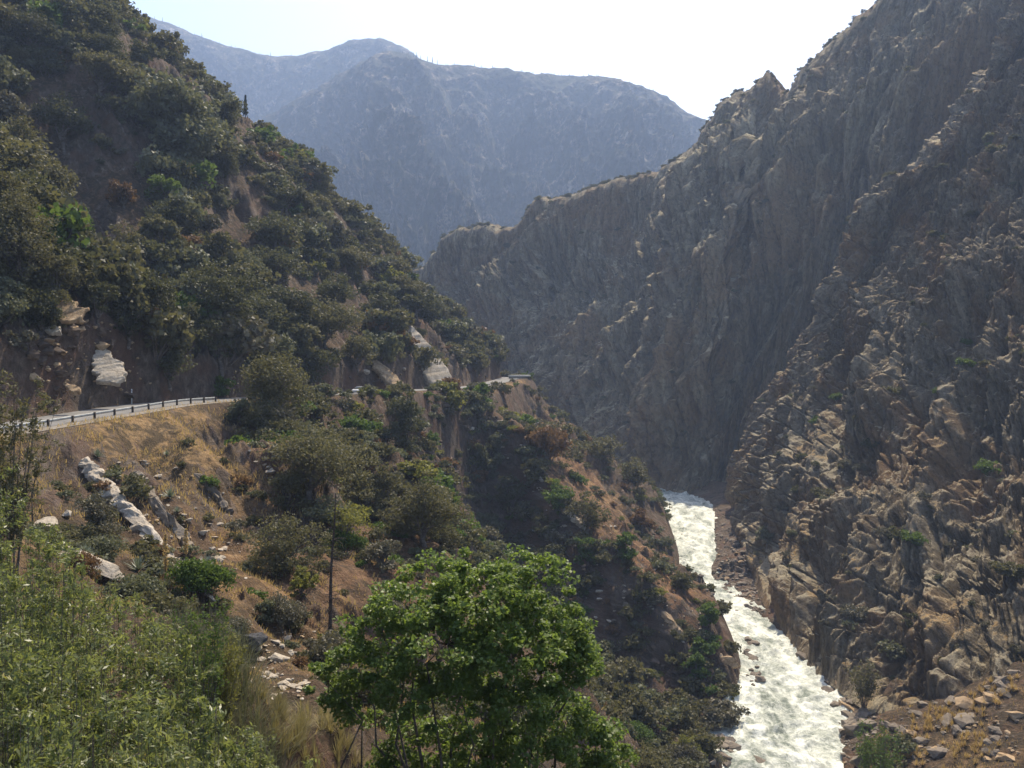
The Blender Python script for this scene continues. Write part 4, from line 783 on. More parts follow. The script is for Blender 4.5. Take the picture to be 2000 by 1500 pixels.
_vis = visible(np.array([q[1] for q in ROCKQ]), np.array([q[2] for q in ROCKQ]), np.array([q[3] + .6 * q[4] for q in ROCKQ]))
ROCKQ = [q for q, k in zip(ROCKQ, _vis) if k]; ROCKQ.sort(key=lambda q: -q[4] / q[2])
for q in ROCKQ[:270]: put_rock(*q)
def merge_rocks(items):
    Vs, Fs, Ms, o, mats = [], [], [], 0, []
    for (me, x, y, z, s, *_r) in items:
        V = np.empty(len(me.vertices) * 3, np.float32); me.vertices.foreach_get('co', V); V = V.reshape(-1, 3); a = RNG.uniform(0, 6.28); ca, sa = math.cos(a), math.sin(a)
        Vs.append(np.stack([(V[:, 0] * ca - V[:, 1] * sa) * s + x, (V[:, 0] * sa + V[:, 1] * ca) * s + y, V[:, 2] * s + z], -1)); m = me.materials[0]
        if m not in mats: mats.append(m)
        for p in me.polygons: Fs.append(tuple(i + o for i in p.vertices)); Ms.append(mats.index(m))
        o += len(V)
    me = bpy.data.meshes.new('rubble'); me.from_pydata(np.concatenate(Vs).tolist(), [], Fs); me.polygons.foreach_set('material_index', np.array(Ms, np.int32))
    for m in mats: me.materials.append(m)
    return tag(obj('rubble', me), 'small loose stones strewn over slopes and river banks', kind='stuff')
def stones(poly, n, smin, smax, meshes, seed):
    k = len(ROCKQ); rock_patch(poly, n, smin, smax, meshes, 'stone', '', seed); r = ROCKQ[k:]; del ROCKQ[k:]; return r
merge_rocks(ROCKQ[270:] + stones([(1600, 1330), (1660, 1320), (1720, 1420), (1700, 1500), (1630, 1500)], 150, .25, 1.1, BOUL, 178) + stones([(1440, 1230), (1470, 1240), (1480, 1340), (1450, 1430), (1420, 1500), (1385, 1500), (1430, 1380)], 140, .3, 1.2, BOUL + CUTB[:1], 179) + stones([(1290, 985), (1330, 985), (1400, 1130), (1450, 1220), (1420, 1220), (1340, 1090)], 90, .4, 1.3, BOUL, 180) + stones([(1640, 1440), (1700, 1380), (1990, 1290), (1995, 1490), (1650, 1495)], 160, .15, .7, BOUL + TANB, 171) + stones([(1385, 990), (1432, 1000), (1480, 1140), (1510, 1200), (1470, 1210), (1425, 1180), (1385, 1110)], 420, .35, 1.2, BOUL, 172) + stones([(480, 1180), (640, 1200), (660, 1320), (560, 1400), (480, 1330)], 110, .08, .35, PALE + TANB, 173) + stones([(240, 880), (450, 950), (560, 1150), (400, 1130), (180, 1000)], 120, .12, .5, PALE + TANB, 174) + stones([(900, 760), (1000, 800), (1400, 1230), (1380, 1290), (1050, 1050)], 160, .3, 1.2, PALE + CUTB, 175) + stones([(60, 620), (240, 640), (300, 770), (60, 800)], 110, .3, 1.0, CUTB + TANB, 176) + stones([(650, 690), (950, 680), (960, 740), (660, 765)], 90, .5, 1.5, CUTB + TANB, 177))
def slab(name, path, width, thick, mat, seed, label, tilt=(0, 0, 1), rise=.3, cat='rock slab', rough=.2, steps=.12, pointed=False):
    thick = thick * .62; rise = rise * .35; steps = 0 if pointed else steps
    """a long bed of rock lying along the ground: path of ground points, cross-section a broken box"""
    P = catmull(np.array(path), 60); n = len(P); t = np.gradient(P, axis=0); t /= np.linalg.norm(t, axis=1)[:, None]
    up_ = np.array(tilt, float); up_ /= np.linalg.norm(up_); s = np.cross(t, up_); s /= np.linalg.norm(s, axis=1)[:, None]; w = np.cross(s, t)
    k = 18; an = np.linspace(0, 2 * math.pi, k, endpoint=False); cx = np.sign(np.cos(an)) * np.abs(np.cos(an)) ** .16; cz = np.sign(np.sin(an)) * np.abs(np.sin(an)) ** .16
    tt = np.linspace(0, 1, n); taper = np.clip(np.minimum(tt, 1 - tt) * 14 + .25, 0, 1) * (1 + .3 * fbm(tt * 4, tt * 0 + seed, 3, seed))
    if pointed: q_ = .25 if width > 8 else 1.0; taper = np.clip(np.minimum(tt / .5, (1 - tt) / .22), .06, 1) * (1 + .22 * q_ * fbm(tt * 11, tt * 0 + seed, 3, seed + 9)); P = P + s * (.16 * q_ * width * fbm(tt * 7, tt * 0 + seed * 2.0, 3, seed + 4))[:, None]
    if not pointed: P = P + w * (fbm(tt * 5, tt * 0 + seed * 3.1, 3, seed + 5) * .45 * thick - .12 * thick)[:, None]
    V = P[:, None] + s[:, None] * (cx[None, :, None] * (width / 2 * taper)[:, None, None]) + w[:, None] * (cz[None, :, None] * (thick / 2) + rise * thick)
    blk = np.floor(tt * 9 + .35 * np.sin(tt * 31 + seed)); bo = np.stack([_h(blk, blk * 0 + seed, 5) - .5, _h(blk, blk * 0 + seed, 6) - .5], -1) * steps
    V = V + w[:, None] * (bo[:, :1] * thick * .5)[:, None] + s[:, None] * (bo[:, 1:] * width * .35)[:, None]
    nz = fbm(V[..., 0] * 1.1 + seed, V[..., 1] * 1.1 + V[..., 2] * 1.7, 4, seed, .6) * rough; nz = nz * (.5 + .8 * thick)
    V = V + w[:, None] * nz[..., None] + s[:, None] * (nz * .6)[..., None]
    f = [(i * k + j, i * k + (j + 1) % k, (i + 1) * k + (j + 1) % k, (i + 1) * k + j) for i in range(n - 1) for j in range(k)]
    Vf = V.reshape(-1, 3); o_ = len(Vf); Vf = np.vstack([Vf, V[0].mean(0), V[-1].mean(0)])
    caps = [(o_, (j + 1) % k, j) for j in range(k)] + [(o_ + 1, (n - 1) * k + j, (n - 1) * k + (j + 1) % k) for j in range(k)]
    return tag(obj(name, mesh_np(name, Vf, [np.array(f), np.array(caps)], [mat])), label, cat)
def ledge(path, width, thick, mat, seed, label, n=16, up_=(.3, -.3, 1)):
    """a bed of rock broken into overlapping angular pieces, half sunk along ground points"""
    rng = np.random.default_rng(seed); P = catmull(np.array(path), 80); s = np.r_[0, np.cumsum(np.linalg.norm(np.diff(P, axis=0), axis=1))]; L = s[-1]; Vs, Fs, o = [], [], 0; q = np.array(up_, float); q /= np.linalg.norm(q)
    for i in range(n):
        x = L * (i + .5 + rng.uniform(-.25, .25)) / n; c = np.array([np.interp(x, s, P[:, k]) for k in range(3)]); d = np.array([np.interp(min(x + 1, L), s, P[:, k]) - np.interp(max(x - 1, 0), s, P[:, k]) for k in range(3)]); d /= np.linalg.norm(d)
        d = d + rng.normal(size=3) * .10; d /= np.linalg.norm(d); e = np.cross(q, d); e /= np.linalg.norm(e); g = np.cross(d, e); me = rock_mesh(seed * 50 + i, mat, .8); V = np.empty(len(me.vertices) * 3, np.float32); me.vertices.foreach_get('co', V); V = V.reshape(-1, 3)
        sx, sy, sz = (L / n + .7) * rng.uniform(1.3, 2.1), width * rng.uniform(.75, 1.35), thick * rng.uniform(.8, 1.5); c = c + e * rng.normal() * width * .06 - g * thick * .06
        Vs.append(c + V[:, :1] * sx * d + V[:, 1:2] * sy * e + V[:, 2:] * sz * g); Fs += [tuple(j + o for j in p.vertices) for p in me.polygons]; o += len(V)
    me = bpy.data.meshes.new('rock_slab'); me.from_pydata(np.concatenate(Vs).tolist(), [], Fs); me.materials.append(mat); return tag(obj('rock_slab', me), label, 'rock slab')
def gpath(pts): return [ghit(*p) for p in pts]
ledge(gpath([(165, 905), (220, 965), (280, 1035), (325, 1085)]), 1.5, 1.7, M['pale_rock'], 3, 'long pale rock dyke running straight down the tan slope', 30, (.55, -.3, 1))
ledge(gpath([(330, 1095), (365, 1125), (408, 1165)]), 1.0, 1.1, M['pale_rock'], 5, 'short pale continuation of the long dyke below the yucca stalks', 9, (.55, -.3, 1))
ledge(gpath([(70, 1030), (110, 1072), (150, 1100), (188, 1125)]), 2.4, 1.6, M['pale_rock'], 7, 'broad pale slab half hidden by the foreground willow leaves', 10, (.2, -.7, 1))
ledge(gpath([(262, 935), (300, 985), (345, 1040), (370, 1075)]), 1.2, 2.0, M['boulder'], 9, 'darker jagged rock rib parallel to the pale dyke', 14, (.5, -.2, 1))
ledge(gpath([(385, 930), (420, 965), (445, 1000)]), 1.0, 1.4, M['boulder'], 11, 'thin grey rock edge above the spreading oak', 9, (.5, -.2, 1))
ledge(gpath([(1085, 985), (1110, 1010), (1140, 1030)]), 2.2, 2.2, M['pale_rock'], 13, 'short pale ledge on the sunlit rib over the gully', 9, (.4, -.4, 1))
ledge(gpath([(1300, 1210), (1350, 1250), (1425, 1300)]), 2.5, 2.4, M['tan_rock'], 15, 'tan rock edge along the top of the bank cliff', 12, (.4, -.4, 1))
a = px(800, 640, 255); b = px(832, 702, 252); c_ = px(872, 768, 249)
slab('rock_slab', [a, b, c_], 10.5, 3.2, M['pale_rock'], 17, 'big smooth pale slab leaning above the far road edge', (.72, -.62, .5), .2, 'rock slab', .12, .1, pointed=True)
slab('rock_slab', [px(715, 690, 214), px(745, 725, 212), px(790, 765, 210)], 4.0, 2.0, M['tan_rock'], 19, 'tan sloping ledge above the road behind the car', (.6, -.5, .6), .2, 'rock slab', .15, pointed=True)
slab('rock_slab', [px(100, 588, 109), px(125, 606, 108), px(155, 628, 107)], 3.4, 1.0, M['tan_rock'], 21, 'sunlit tan slab on top of the rock cut', (.1, -.7, .8), .4, 'rock slab', .12, pointed=True)
slab('rock_slab', [px(70, 632, 107), px(95, 643, 106), px(120, 652, 105)], 1.3, 1.0, M['pale_rock'], 23, 'small pale slab low on the rock cut', (.1, -.7, .8), .4, 'rock slab', .12, pointed=True)
slab('rock_slab', [px(192, 672, 116), px(208, 715, 114), px(232, 752, 112)], 3.6, 1.2, M['pale_rock'], 25, 'grey leaning slab on the rock cut by the marker posts', (.5, -.75, .4), .3, 'rock slab', .12, pointed=True)
slab('rock_slab', [px(128, 752, 106), px(142, 760, 105), px(156, 768, 104)], 1.0, .8, M['tan_rock'], 27, 'orange tinted ledge at the foot of the rock cut', (.1, -.7, .8), .3, 'rock slab', .12, pointed=True)

# ------------------------------------------------------------------ yuccas
def blades(rng, n, L, w, base, spread, seg=3, droop=.35):
    Vs, Fs = [], []
    for i in range(n):
        a = rng.uniform(0, 6.28); el = rng.uniform(*spread); l = L * rng.uniform(.75, 1.1); d = np.array([math.cos(a) * math.cos(el), math.sin(a) * math.cos(el), math.sin(el)]); s = np.array([-math.sin(a), math.cos(a), 0]); o_ = len(Vs)
        for q in range(seg + 1):
            f = q / seg; c = np.array(base) + d * l * f - np.array([0, 0, droop * l * f * f * math.cos(el)]); ww = w * (1 - f ** 2) * .5 + .002; Vs += [c - s * ww, c + s * ww]
        for q in range(seg): Fs.append((o_ + 2 * q, o_ + 2 * q + 1, o_ + 2 * q + 3, o_ + 2 * q + 2))
    return np.array(Vs), np.array(Fs)
YU = [mesh_np('rosette', *blades(np.random.default_rng(300 + k), 90, 1.0, .07, (0, 0, .1), (.05, 1.5), 2, .1), [LEAF['yucca']]) for k in range(3)]
def stalk_mesh(h, seed):
    rng = np.random.default_rng(seed); n = 260; t = rng.uniform(.3, 1, n); a = rng.uniform(0, 6.28, n); r = .22 * np.sin((t - .25) / .78 * math.pi) * rng.uniform(.3, 1, n)
    V1, f1 = leaves(np.stack([np.cos(a) * r, np.sin(a) * r, t * h], -1), .16, .6, .2, rng, .2); V2, f2 = tube([(0, 0, 0), (.02, 0, h * .5), (.05, .03, h)], [.06, .045, .02])
    return mesh_np('stalk', np.concatenate([V1, V2]), [f1, f2 + len(V1)], [LEAF['straw'], M['stalk']], midx=np.r_[np.zeros(len(f1)), np.ones(len(f2))])
for q, (u, v, s, st_, d) in enumerate([(190, 897, 1.7, 0, 'blue grey yucca at the head of the pale dyke'), (332, 975, 1.8, 0, 'rounded grey yucca among pale rocks by the dyke'), (402, 1112, 2.0, 0, 'large spiky yucca at the lower end of the dyke'), (268, 1118, 1.9, 0, 'grey yucca just under the long dyke'), (232, 1062, 1.3, 0, 'pale yucca between bare tree and dyke'), (165, 1085, 1.2, 0, 'small yucca over the broad pale slab'),
        (322, 1150, 1.0, 3.6, 'yucca with a tall dry flower stalk in front of the dyke'), (362, 1105, .9, 2.6, 'yucca with a shorter dry stalk beside the dark rib'), (325, 892, 1.1, 0, 'dark small yucca high on the grass slope'), (345, 1005, 1.0, 0, 'small yucca under the rounded grey one'), (250, 1150, 1.4, 0, 'grey green yucca above the foreground leaves')]):
    p = ghit(u, v); o = empty('yucca', p, q * 1.1); tag(o, d, 'yucca', 'yuccas on the tan slope'); r = obj('rosette', YU[q % 3], o); r.scale = (s * .62,) * 3
    if st_: obj('stalk', stalk_mesh(st_, q), o)

# ------------------------------------------------------------------ dead trunk, bare stem
def dead_tree(u, v, top_v, rad, seed, label, name='dead_tree', lean=(-.3, 0), nb=44, bl=1.9):
    p = ghit(u, v); Y = p[1]; h = (v - top_v) / F * Y; rng = np.random.default_rng(seed)
    o = empty(name, p); tag(o, label, 'dead tree')
    t = np.linspace(0, 1, 14); P = np.stack([lean[0] * t + .05 * np.sin(t * 9), lean[1] * t, -.4 + t * (h + .4)], -1)
    obj('trunk', mesh_np('trunk', *tube(P, rad * (1 - .78 * t), 8), [M['deadwood']], True), o)
    pa = []
    for i in range(nb):
        f = rng.uniform(.12, .96); a = rng.uniform(0, 6.28); l = bl * rng.uniform(.35, 1) * (1 - .5 * f); c = np.array([np.interp(f, t, P[:, k]) for k in range(3)]); e = c + np.array([math.cos(a) * l, math.sin(a) * l, -rng.uniform(-.1, .55) * l])
        pa.append(limb(rng, c, e, .03, .008, 5, .15))
        for q in range(3): m = c + (e - c) * rng.uniform(.3, .9); pa.append(limb(rng, m, m + rng.normal(size=3) * l * .22, .010, .004, 3, .2))
    if nb > 10: obj('branches', mesh_np('branches', *merge(pa), [M['deadwood']], True), o)
dead_tree(640, 1275, 965, .16, 7, 'tall bare dead trunk with thin twigs standing in front of the slope', 'dead_tree', (.5, 0))
dead_tree(60, 1032, 925, .07, 8, 'thin leafless brown stem at the picture edge above the broad slab', 'dead_tree', (.2, 0), 5, .8)

# ------------------------------------------------------------------ guardrail, parapet, posts, car
M['steel'] = mat_plain('galvanised steel', (.30, .31, .30), .6, .4, .25, 2.0, .4); M['post_wood'] = mat_plain('dark timber', (.05, .04, .032), .9, .1, .3, 3)
M['white_paint'] = mat_plain('white paint', (.75, .75, .72), .6); M['wall_stone'] = mat_stone('parapet stone', [(.20, .16, .12), (.33, .28, .22), (.45, .40, .33)], 1.2); M['cap_stone'] = mat_plain('pale cap', (.62, .58, .50), .8)
def guardrail(y0, y1, off, label, step=3.81):
    L = ROADC[(ROADC[:, 1] >= y0) & (ROADC[:, 1] <= y1)]; t = np.gradient(L[:, :2], axis=0); t /= np.linalg.norm(t, axis=1)[:, None]; nrm = np.c_[-t[:, 1], t[:, 0]]
    Q = np.c_[L[:, :2] + nrm * off, L[:, 2]]; s = np.r_[0, np.cumsum(np.linalg.norm(np.diff(Q, axis=0), axis=1))]; at = lambda x: np.array([np.interp(x, s, Q[:, k]) for k in range(3)])
    root = empty('guardrail', at(0)); tag(root, label, 'guardrail'); inv = -at(0)
    n = int(s[-1] / step); xs = np.linspace(0, s[-1], n * 4 + 1)
    prof = [(.0, .44), (.06, .47), (.06, .53), (.0, .57), (.0, .61), (.06, .65), (.06, .71), (.0, .74), (-.012, .74), (-.012, .61), (-.012, .57), (-.012, .44)]
    V, f = [], []; k = len(prof)
    for i, x in enumerate(xs):
        c = at(x); d = at(min(x + .5, s[-1])) - at(max(x - .5, 0)); d /= np.linalg.norm(d); m = np.array([-d[1], d[0], 0])
        for (a, z) in prof: V.append(c + inv + m * (a + .09) + np.array([0, 0, z]))
        if i:
            for j in range(k): f.append(((i - 1) * k + j, (i - 1) * k + (j + 1) % k, i * k + (j + 1) % k, i * k + j))
    obj('rail', mesh_np('rail', np.array(V), np.array(f), [M['steel']]), root)
    bx = np.array([(a, b, c) for a in (-.1, .1) for b in (-.1, .1) for c in (-.5, .76)], float); bf = np.array([(0, 1, 3, 2), (4, 6, 7, 5), (0, 4, 5, 1), (2, 3, 7, 6), (0, 2, 6, 4), (1, 5, 7, 3)])
    pm = mesh_np('post', bx, bf, [M['post_wood']])
    for i in range(n + 1):
        x = min(i * step + .5, s[-1]); c = at(x) + inv; d = at(min(x + .5, s[-1])) - at(max(x - .5, 0)); o = obj('post', pm, root); o.location = c; o.rotation_euler = (0, 0, math.atan2(d[1], d[0]))
guardrail(80, 131, -3.95, 'long steel guardrail on dark timber posts along the near road edge'); guardrail(262, 306, -3.95, 'short pale guardrail along the far end of the road')
def box(x0, x1, y0, y1, z0, z1):
    return np.array([(x, y, z) for x in (x0, x1) for y in (y0, y1) for z in (z0, z1)], float), np.array([(0, 1, 3, 2), (4, 6, 7, 5), (0, 4, 5, 1), (2, 3, 7, 6), (0, 2, 6, 4), (1, 5, 7, 3)])
def bevel_box(name, dims, mat, parent, bev=.05, rough=0):
    V, f = box(*dims); me = mesh_np(name, V, f, [mat]); bm = bmesh.new(); bm.from_mesh(me); bmesh.ops.recalc_face_normals(bm, faces=bm.faces[:]); bmesh.ops.bevel(bm, geom=bm.edges[:], offset=bev, segments=2, affect='EDGES')
    if rough:
        bmesh.ops.subdivide_edges(bm, edges=bm.edges[:], cuts=3, use_grid_fill=True)
        for v in bm.verts: v.co += Vector(RNG.normal(size=3)) * rough
    bm.to_mesh(me); bm.free(); return obj(name, me, parent)
wp = (2.9, 336.5, -1.0); root = empty('stone_parapet', wp, math.radians(12)); tag(root, 'pale capped stone parapet wall at the far road bend', 'wall')
bevel_box('wall', (-4.2, 4.2, -.4, .4, -3.5, .9), M['wall_stone'], root, .06, .04); bevel_box('cap', (-4.5, 4.5, -.6, .6, .9, 1.5), M['cap_stone'], root, .06, .03)
for (u, v, h, m, lb) in [(257, 757, 2.2, M['white_paint'], 'slim white marker post against the dark rock cut'), (246, 781, 1.9, M['stalk'], 'weathered tan post at the inside edge of the road')]:
    Y = 121; p = np.array(px(u, v, Y)); p[2] = ground(p[0], p[1]); root = empty('roadside_post', p); tag(root, lb, 'post')
    bevel_box('post', (-.065, .065, -.065, .065, -.3, h), m, root, .02); bevel_box('reflector', (-.05, .05, -.085, -.066, h - .35, h - .1), M['steel'], root, .005)
# the car
M['car_paint'] = mat_plain('silver car paint', (.55, .56, .57), .3, .6, .05, 1, .3); M['glass'] = mat_plain('dark car glass', (.02, .024, .028), .08, .6, .1); M['rubber'] = mat_plain('black rubber', (.02, .02, .02), .9); M['lamp'] = mat_plain('headlamp glass', (.7, .7, .68), .15, .6, .05)
k = int(np.argmin(np.abs(ROADC[:, 1] - 190))); c = ROADC[k]; d = ROADC[k] - ROADC[k + 1]; ang = math.atan2(d[1], d[0])
root = empty('car', (c[0] + 1.6, c[1], c[2] + .03), ang); tag(root, 'small silver car facing forward on the shaded road', 'car')
def hull(name, secs, mat, parent):                       # cross-sections along x: (x, half width, z0, z1, inset at the top)
    V, f = [], []; K = 8
    for (x, w, z0, z1, ins) in secs:
        zc = (z0 + z1) / 2; V += [(x, -w * .92, z0), (x, -w, z0 + .15 * (z1 - z0)), (x, -w, z1 - .25 * (z1 - z0)), (x, -w + ins, z1), (x, w - ins, z1), (x, w, z1 - .25 * (z1 - z0)), (x, w, z0 + .15 * (z1 - z0)), (x, w * .92, z0)]
    for i in range(len(secs) - 1):
        for j in range(K): f.append((i * K + j, i * K + (j + 1) % K, (i + 1) * K + (j + 1) % K, (i + 1) * K + j))
    V = np.array(V, float); me = bpy.data.meshes.new(name); me.from_pydata(V.tolist(), [], f + [tuple(range(K))[::-1], tuple(range((len(secs) - 1) * K, len(secs) * K))]); me.materials.append(mat); me.update(); return obj(name, me, parent)
hull('body', [(-2.2, .78, .35, .9, .12), (-2.0, .86, .25, 1.0, .1), (-.9, .88, .22, 1.02, .06), (.9, .88, .22, 1.0, .06), (1.9, .84, .25, .86, .12), (2.2, .74, .32, .72, .15)], M['car_paint'], root)
hull('cabin', [(-1.75, .74, .98, 1.1, .08), (-1.2, .76, .98, 1.46, .14), (.1, .76, .98, 1.5, .14), (.55, .76, .98, 1.3, .12), (1.0, .74, .98, 1.04, .08)], M['glass'], root)
hull('roof', [(-1.35, .6, 1.43, 1.50, .05), (-.4, .62, 1.5, 1.56, .05), (.2, .6, 1.46, 1.53, .05)], M['car_paint'], root)
for sx in (-1.35, 1.4):
    for sy in (-.8, .8):
        V, f = tube([(0, -.11, 0), (0, -.1, 0), (0, .1, 0), (0, .11, 0)], [.2, .33, .33, .2], 18); w_ = obj('wheel', mesh_np('wheel', V, f, [M['rubber']]), root); w_.location = (sx, sy, .33)
        V, f = tube([(0, -.125, 0), (0, -.12, 0), (0, .12, 0), (0, .125, 0)], [.02, .19, .19, .02], 14); obj('rim', mesh_np('rim', V, f, [M['steel']]), w_)
for sy in (-.55, .55): hull('headlight', [(2.05, .17, .58, .74, .04), (2.2, .15, .58, .72, .04)], M['lamp'], root).location = (0, sy, 0)

# ------------------------------------------------------------------ the bright broad-leaved tree in front
def fig_tree():
    Y = 28.0; base = np.array(px(905, 1500, Y)); gx_, gy_ = base[0], Y; base[2] = ground(gx_, gy_) - .2
    root = empty('broad_leaved_tree', base); tag(root, 'bright green broad leaved tree standing large in front of the gully', 'tree')
    rng = np.random.default_rng(77); lob = []
    for (u, v, r, dy) in [(1035, 1140, 85, .4), (880, 1135, 70, .2), (960, 1190, 110, -.6), (800, 1190, 85, .3), (745, 1240, 80, -.2), (1075, 1230, 85, .3), (870, 1260, 110, -1.2), (1000, 1290, 115, -1.3), (1110, 1290, 70, .0), (700, 1310, 75, .2), (640, 1335, 52, .5), (690, 1370, 62, .9), (780, 1345, 80, -.8), (900, 1370, 100, -.8), (1020, 1380, 95, -.9),
                          (1100, 1430, 90, .2), (1165, 1460, 70, .6), (1190, 1500, 60, .4), (1040, 1480, 95, -.5), (930, 1470, 90, .6), (800, 1440, 60, .9), (1140, 1290, 50, .3), (790, 1540, 80, .2), (900, 1570, 110, 0), (1050, 1590, 110, 0), (1180, 1580, 80, 0)]:
        c = np.array(px(u, v, Y + dy)) - base; q = r / F * Y; lob.append((c, np.array([q, q * 1.15, q * .9])))
    cen, cc = clumped(rng, lob, 980, 74, .36)
    obj('crown', mesh_np('crown', *leaves(cen,   .135, .85, .8, rng, .35), [LEAF['fig']]), root)
    pa = []; 
    for st in range(5):
        a = st * 1.26; b0 = np.array([math.cos(a) * .35, math.sin(a) * .3, -.4]); 
        for (c, r) in lob[st::5]:
            mid = np.array([c[0] * .45, c[1] * .45, c[2] * .55]); pa.append(limb(rng, b0, mid, .17, .08, 6, .1)); pa.append(limb(rng, mid, c, .08, .015, 6, .1))
    for i in range(0, len(cc), 5):
        c, r = min(lob, key=lambda L: np.linalg.norm(L[0] - cc[i])); pa.append(limb(rng, c, cc[i], .016, .005, 4))
    obj('trunk', mesh_np('trunk', *merge(pa), [M['bark']], True), root)
fig_tree()

# ------------------------------------------------------------------ foreground willow-like shrubs and dry grass
def leafy_shrub(u, v, Y, r, n_leaf, leafL, asp, mat, seed, label, name='leafy_shrub', nst=26, sq=1.0):
    c = np.array(px(u, v, Y)); gz_ = ground(c[0], c[1]); base = np.array([c[0], c[1], min(gz_, c[2] - r * .8) - .1]); rng = np.random.default_rng(seed)
    root = empty(name, base); tag(root, label, 'shrub'); top = c - base; pa = []; cen = []; ax = []
    for s in range(nst):
        d = rng.normal(size=3); d /= np.linalg.norm(d); d[2] = abs(d[2]) * 1.0 - .25; e = top + d * r * rng.uniform(.55, 1.05) * np.array([1, 1, sq]); m = top * .55 + d * r * .35 * np.array([1, 1, .3]); t = np.linspace(0, 1, 14)[:, None]
        P = (1 - t) ** 2 * (rng.normal(size=3) * .12 * r * np.array([1, 1, 0])) + 2 * t * (1 - t) * m + t * t * e; pa.append(tube(P, np.linspace(.022, .004, 14) * (r / 1.2), 5))
        nt = n_leaf // nst; nb = 16
        for b in range(nb):
            f = rng.uniform(.35, 1.0); q = np.array([np.interp(f, t[:, 0], P[:, k]) for k in range(3)]); dd = rng.normal(size=3); dd[2] += .5; dd /= np.linalg.norm(dd); L = .42 * r * rng.uniform(.4, 1); e2 = q + dd * L; e2[2] -= .1 * L
            pa.append(tube(np.array([q, q * .5 + e2 * .5 + [0, 0, .04], e2]), [.006, .004, .002], 4)); k = nt // nb; tt = rng.uniform(.05, 1.05, (k, 1)); cen.append(q + (e2 - q) * tt + rng.normal(size=(k, 3)) * leafL * .45); ax.append(np.repeat((dd * .7 + rng.normal(size=3) * .3)[None], k, 0) + rng.normal(size=(k, 3)) * .75)
    cen = np.concatenate(cen); ax = np.concatenate(ax); obj('crown', mesh_np('crown', *leaves(cen, leafL, asp, .3, rng, .3, ax), [LEAF[mat]]), root); obj('branches', mesh_np('branches', *merge(pa), [M['bark']], True), root)
WILL = [(130, 1175, 13.5, .85, 'tall leafy shrub under the bare brown stem'), (60, 1075, 14.5, .7, 'topmost leafy shrub against the tan slope'), (300, 1235, 13.5, .65, 'leafy shrub reaching towards the fresh green bush'), (235, 1200, 15, .6, 'leafy shrub right under the short dyke'), (60, 1130, 12, .85, 'leafy willow like shrub rising highest at the picture edge'), (210, 1255, 12, .85, 'leafy grey green shrub with yellow leaf tips under the broad slab'), (20, 1290, 9.5, .85, 'dense narrow leaved shrub at the lower picture edge'), (330, 1300, 11.5, .72, 'grey green leafy shrub ending the foreground thicket'),
        (190, 1430, 8.5, .75, 'nearest narrow leaved shrub with long twigs'), (380, 1440, 9.5, .62, 'leafy shrub low in the foreground thicket'), (540, 1500, 12, .62, 'low leafy shrub at the foot of the thicket'), (120, 1360, 10.5, .8, 'wide leafy shrub in the middle of the thicket'), (440, 1500, 10.5, .6, 'leafy shrub at the lower edge near the straw grass'), (20, 1460, 7.5, .65, 'corner shrub of long narrow leaves'), (290, 1500, 8, .6, 'lowest leafy shrub in the thicket'), (470, 1440, 12, .5, 'small leafy shrub before the feathery grass')]
for q, (u, v, Y, r, lb) in enumerate(WILL): leafy_shrub(u, v, Y, r, int(32000 * r), .088, .28, 'willow', 700 + q, lb, nst=30)
leafy_shrub(10, 960, 15, .6, 6500, .08, .3, 'willow', 720, 'narrow leafy spray along the picture edge beside the tan slope', nst=16, sq=1.6)
leafy_shrub(8, 790, 34, 1.9, 9500, .15, .5, 'olive', 721, 'olive shrub at the picture edge in front of the rock cut', nst=20, sq=1.9)
leafy_shrub(385, 1215, 24, 1.05, 5200, .10, .4, 'green', 722, 'fresh green bush standing above the thicket', nst=26, sq=1.1)
leafy_shrub(430, 1255, 26, .8, 3200, .10, .4, 'yellow', 723, 'yellowish bush beside the dark round boulder', nst=20)
leafy_shrub(1715, 1455, 112, 3.6, 2600, .5, .3, 'green', 724, 'upright green willow bush on the far bank', nst=26, sq=1.2)
leafy_shrub(1480, 1055, 292, 6.5, 1700, 1.0, .8, 'grey', 725, 'large grey green bush at the cliff foot by the rapids', nst=22)
leafy_shrub(1435, 1065, 300, 4.5, 1000, 1.0, .8, 'olive', 726, 'olive bush at the cliff foot by the rapids', nst=18)
def grass_clump(u, v, Y, r, h, n, mat, seed, label, name='grass_clump', w=.012):
    rng = np.random.default_rng(seed); Vs, Fs, o_ = [], [], 0; b = ghit(u, v); k_ = b[1] / Y; r *= k_; h *= k_; w *= k_
    for i in range(n // 40):
        d = rng.normal(size=2) * r * .5; z = gz(b[0] + d[0], b[1] + d[1]) - b[2]; V, f = blades(rng, 40, h, w, (d[0], d[1], float(z) - .05), (.75, 1.5), 3, .5); Vs.append(V); Fs.append(f + o_); o_ += len(V)
    o = obj(name, mesh_np(name, np.concatenate(Vs), np.concatenate(Fs), [LEAF[mat]])); o.location = b; tag(o, label, 'grass')
grass_clump(455, 1445, 21, 1.5, 1.9, 2600, 'grey', 801, 'feathery grey green grass clump beside the tan bank'); grass_clump(590, 1490, 20, 1.4, .8, 1500, 'dryherb', 802, 'dry straw grass at the foot of the feathery clump'); grass_clump(690, 1490, 24, 1.1, .8, 1200, 'dryherb', 803, 'dry yellow grass beneath the bright broad leaved tree')
grass_clump(560, 1415, 24, 1.0, .7, 900, 'dryherb', 805, 'short dry grass under the pale broken rocks'); grass_clump(640, 1420, 24, .9, .6, 700, 'dryherb', 806, 'dry grass tuft between rubble and the bright broad leaved tree'); grass_clump(400, 1330, 24, 1.2, 1.2, 1600, 'grey', 807, 'grey green grass behind the feathery clump')
